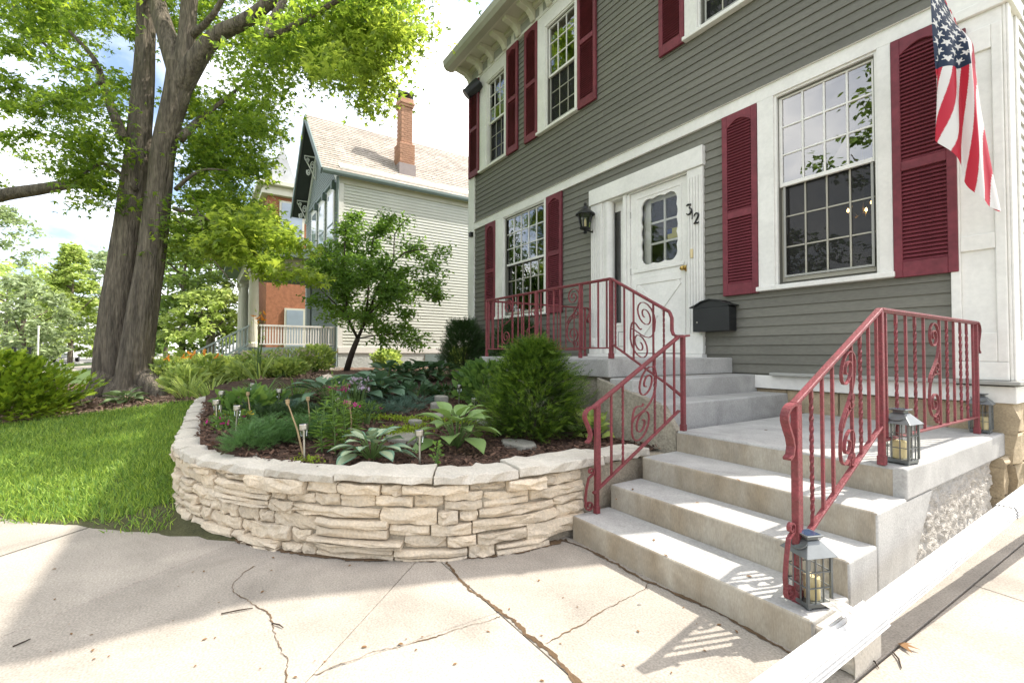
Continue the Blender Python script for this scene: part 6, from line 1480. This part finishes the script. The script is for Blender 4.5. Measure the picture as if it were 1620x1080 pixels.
CS = np.concatenate([inpix([(492, 400), (545, 380), (620, 375), (670, 395), (690, 430), (660, 470), (640, 510), (560, 510), (520, 500), (485, 465)], 90, DS - 1.4, DS + 1.4, 20), inpix([(535, 340), (560, 330), (570, 380), (545, 400)], 8, DS - .5, DS + .5, 21), inpix([(600, 350), (650, 340), (650, 365), (605, 375)], 6, DS - .4, DS + .4, 22), inpix([(660, 400), (715, 395), (700, 420), (680, 440), (710, 470), (670, 480)], 9, DS - .5, DS + .5, 23), inpix([(560, 510), (660, 500), (690, 545), (640, 550), (560, 525)], 10, DS - .5, DS + .5, 24)])
crown(st_, CS, np.random.default_rng(25).uniform(.22, .46, len(CS)), 165, T_oval, .085, L_dark, 26, flat=.7, up=.7)
# ================================================================== SHRUBS AND SUNNY GARDEN
ab = np.array([-9.55, -2.42, .27])
branchy('arborvitae', 'wide yellow-green globe arborvitae at the foot of the maple', 'shrub', ab, 1.0, .86, 620, 9, T_fan, .12, L_arb, 100, lambda q: np.sqrt(np.clip(1 - (q * 1.0) ** 2.4, .02, 1)) * (.90 + .12 * q), rise=.55, inner=.45)
def gpt(px, py, d): q = at(px, py, d=d); q[2] = float(z_any(q[0], q[1])); return q
for i, (px, d, r, h, lab, fl_) in enumerate([(275, 9.3, .5,  .62, 'leafy daylily stand with orange blooms right of the trunk', (P_org, 7, .085, (1.0, 1.15))), (325, 9.2, .45, .60, 'leafy plants with orange blooms before the stair rail', (P_org, 7, .085, (1.0, 1.2))), (292, 8.6, .40, .42, 'light green perennial clump at the mulch edge', None)]):
    perennial('daylily', lab, 'daylilies', gpt(px, 600, d), r, h, 620, L_sun, 110 + i, T_oval, .12, fl_, 12)
for i, (px, d, r, h, lab, mm, fl_) in enumerate([(372, 10.0, .6, .75, 'pale sunlit perennials in front of the porch corner', L_sun, (P_yel, 5, .05, (.9, 1.1))), (415, 10.3, .6, .85, 'sunlit pinkish perennials before the lattice, left part', L_sun, (P_pink, 26, .06, (.8, 1.1))), (462, 10.5, .6, .80, 'sunlit pinkish perennials before the lattice, right part', L_sun, (P_pink, 26, .06, (.8, 1.1))), (500, 10.9, .5, .85, 'sunlit leafy stems at the porch corner post', L_sun, None),
                                               (612, 12.8, .45, .75, 'sunlit yellow green plant against the pale foundation', L_sun, None), (345, 9.6, .45, .45, 'bright low perennials along the far end of the stone wall', L_sun, None), (440, 9.9, .5, .5, 'bright grassy perennials behind the stone wall', L_sun, None), (727, 13.0, .35, .8, 'sunlit yellow flowers at the gap beside the house corner', L_sun, (P_yel, 9, .05, (.8, 1.1)))]):
    perennial('perennial', lab, 'perennials', gpt(px, 590, d), r, h * .62, 620, mm, 120 + i, T_long if i in (1, 2, 6) else T_oval, .13, fl_, 10)
for i, (px, d, lab) in enumerate([(385, 9.3, 'sunlit clump of pale perennials where the stone wall fades out'), (425, 9.5, 'low sunlit clump in the mulch before the lattice'), (455, 9.4, 'low yellow-green clump left of the back hostas')]):
    perennial('perennial', lab, 'perennials', gpt(px, 595, d), .42, .34, 520, L_sun, 150 + i, T_oval, .11, (P_pink, 8, .05, (.85, 1.1)) if i == 1 else None, 8)
grass_clump('bright green daylily leaves at the foot of the maple', gpt(300, 620, 7.9), .55, 90, L_sun, 130, .2)
grass_clump('bright arching leaves beside the stone wall end', gpt(335, 615, 7.6), .5, 80, L_sun, 131, .2)
hosta('small pale hosta at the foot of the big maple', gpt(200, 632, 7.9), 26, .36, .16, leafmat('hosta_pale', (.22, .30, .14), (.25, .35, .12), 0, tw=.25), None, 132, .22)
grass_clump('orange tiger lily stems rising before the porch rail', gpt(412, 590, 8.8), .9, 24, L_sun, 133, .12)
perennial('tiger_lily', 'orange tiger lily blooms high in front of the column', 'tiger lily', gpt(408, 590, 8.8), .16, 1.35, 40, L_sun, 134, T_long, .10, (P_org, 6, .07, (.85, 1.0)), 3)
# ================================================================== BACKGROUND
def bgtree(label, base, h, r, n, m, seed, kind='round', sc=.30, clump=None, trunk_r=.18, name='tree'):
    rng = np.random.default_rng(seed); base = np.array(base, float); t = thing(name, label, 'tree', tuple(base)); nc = clump or 46; C = []
    for k in range(nc):
        q = rng.random() ** .8; a = rng.random() * 6.28
        pr_ = (1.02 - q) ** .75 * min(1, .5 + q * 5) if kind == 'cone' else math.sqrt(max(.05, 1 - (2 * q - .85) ** 2 / 1.4))
        rr_ = r * pr_ * rng.random() ** .38; C.append(base + np.array([math.cos(a) * rr_, math.sin(a) * rr_, h * (.06 if kind == 'cone' else .12) + h * (.92 if kind == 'cone' else .84) * q]))
    C = np.array(C); crown(t, C, rng.uniform(.16, .30, nc) * r * (.8 if kind == 'cone' else 1.1), max(20, n // nc), T_oval, sc, m, seed + 1, flat=.6, up=.8)
    mb = MB(); mb.tube([base + [0, 0, -.2], base + [0, 0, h * .35], base + [.1, .1, h * .8]], [trunk_r, trunk_r * .8, .03], 9)
    for k in range(5): a = k * 1.3; mb.tube([base + [0, 0, h * (.3 + .08 * k)], base + [math.cos(a) * r * .6, math.sin(a) * r * .6, h * (.5 + .07 * k)]], [trunk_r * .4, .02], 6)
    mb.build('trunk', bark, t); return t
def far(px, d, z=.3): q = at(px, 557, d=d); q[2] = z; return q
bgtree('light green cone-shaped tree across the street, left of the trunk', far(111, 36), 9.2, 2.6, 9500, L_bg1, 200, 'cone', .30, 150)
bgtree('rounded grey green tree by the street at the left edge', far(35, 27), 5.3, 2.5, 4600, L_bg3, 201, 'round', .26, 60)
bgtree('broad pale green tree farther off at the left edge', far(8, 46), 10.0, 5.0, 4200, L_bg1, 202, 'round', .40, 60)
bgtree('tall dull green tree far behind at the upper left', far(-8, 60), 20.5, 5.0, 3800, L_bg3, 203, 'round', .5, 60)
bgtree('grey green tree behind the big trunk on its left', far(160, 48), 11.5, 3.4, 3600, L_bg3, 204, 'round', .42, 50)
bgtree('bushy green tree right of the big trunk', far(288, 26), 8.2, 2.6, 5200, L_bg2, 205, 'round', .28, 70)
bgtree('low spreading tree before the stair rail', far(335, 24), 4.2, 2.0, 3800, L_bg1, 206, 'round', .22, 50)
bgtree('tall tree filling the gap between trunk and neighbour porch', far(330, 34), 12.5, 4.0, 5200, L_bg2, 207, 'round', .36, 70)
bgtree('dark tree behind the neighbour stairs', far(262, 40), 9.0, 3.2, 3200, L_bg2, 208, 'round', .36, 50)
bgtree('low dark bush at the far left of the street', far(72, 50), 3.4, 2.6, 1800, L_bg2, 209, 'round', .34, 30)
bgtree('hedge-like bush far behind the maple trunk', far(225, 52), 4.2, 4.2, 2400, L_bg2, 210, 'round', .4, 40)
# street trees behind the camera, mirrored in the windows
for i, (x, y, h, r, sc) in enumerate([(-7.2, -15.5, 15.5, 3.6, .34), (-14.5, -17.5, 8.8, 3.4, .32), (-21, -13.5, 9.5, 3.6, .32), (-30, -16, 10, 4.5, .4), (1.5, -17.5, 12, 4.2, .36)]):
    bgtree(['tall street tree facing the house across the drive, mirrored in the big window', 'medium street tree facing the house, mirrored low in the big window', 'street tree further down the road', 'broad street tree far down the road', 'street tree facing the right corner of house'][i], (x, y, .2), h, r, 3400, L_bg2, 220 + i, 'round', sc, 60)
# white post, iron fence, parked car, bicycle wheel
q = far(60, 20, .3); mb = MB(); mb.tube([q, q + [0, 0, 1.95]], .032, 8); mb.tube([q + [0, 0, 1.95], q + [0, 0, 2.0]], .05, 8); tag(mb.build('sign_post', white), 'plain white post standing by the street before the round tree', 'post')
fe = thing('iron_fence', 'black iron fence along the street at the left edge', 'fence', tuple(far(20, 15, .3)))
A, B = far(-60, 15.0), far(46, 16.5); mb = MB(); mb.bar(A + [0, 0, .85], B + [0, 0, .85], .03); mb.bar(A + [0, 0, .2], B + [0, 0, .2], .03); mb.build('fence_rail', blackmetal, fe)
for k in range(22): p = A + (B - A) * k / 21; mb = MB(); mb.bar(p, p + [0, 0, .9], .016); mb.build('picket', blackmetal, fe)
for t_ in (0, .76, 1): p = A + (B - A) * t_; mb = MB(); mb.bar(p, p + [0, 0, 1.05], .10); mb.build('fence_post', blackmetal, fe)
car = thing('parked_car', 'white car parked across the street behind the cone tree', 'car', tuple(far(98, 40, .31)))
c = far(98, 40, .31); cpaint = mat('white_car_paint', (.75, .76, .78), .25, .03, 1, coat=.5); cglass = mat('car_glass', (.02, .025, .03), .05, .1, 1, spec=1.0); tyre = mat('tyre_rubber', (.02, .02, .02), .9)
def carbox(prof, w0, m, name): mb = MB(); mb.prism([(c[0] + x, c[2] + z) for x, z in prof], (c[1] - w0, c[1] + w0), 'y'); return mb.build(name, m, car, bevel=.06, seg=2)
carbox([(-2.2, .35), (2.2, .35), (2.25, .75), (1.9, .95), (-2.15, .98), (-2.25, .7)], .86, cpaint, 'body'); carbox([(-2.0, .96), (1.05, .96), (.45, 1.45), (-1.6, 1.48)], .76, cglass, 'cabin_glass'); carbox([(-1.62, 1.46), (.48, 1.43), (.35, 1.52), (-1.5, 1.54)], .74, cpaint, 'roof')
for x in (-1.35, 1.4):
    for s in (-1, 1):
        mb = MB(); mb.tube([(c[0] + x, c[1] + s * .88, c[2] + .33), (c[0] + x, c[1] + s * .66, c[2] + .33)], .33, 18); w_ = mb.build('wheel', tyre, car); mb = MB(); mb.tube([(c[0] + x, c[1] + s * .895, c[2] + .33), (c[0] + x, c[1] + s * .87, c[2] + .33)], .19, 14); mb.build('rim', greymetal, w_)
for s in (-1, 1): mb = MB(); mb.box(c[0] + 2.2, c[0] + 2.27, c[1] + s * .6 - .15, c[1] + s * .6 + .15, c[2] + .66, c[2] + .78); mb.build('headlight', glass, car)
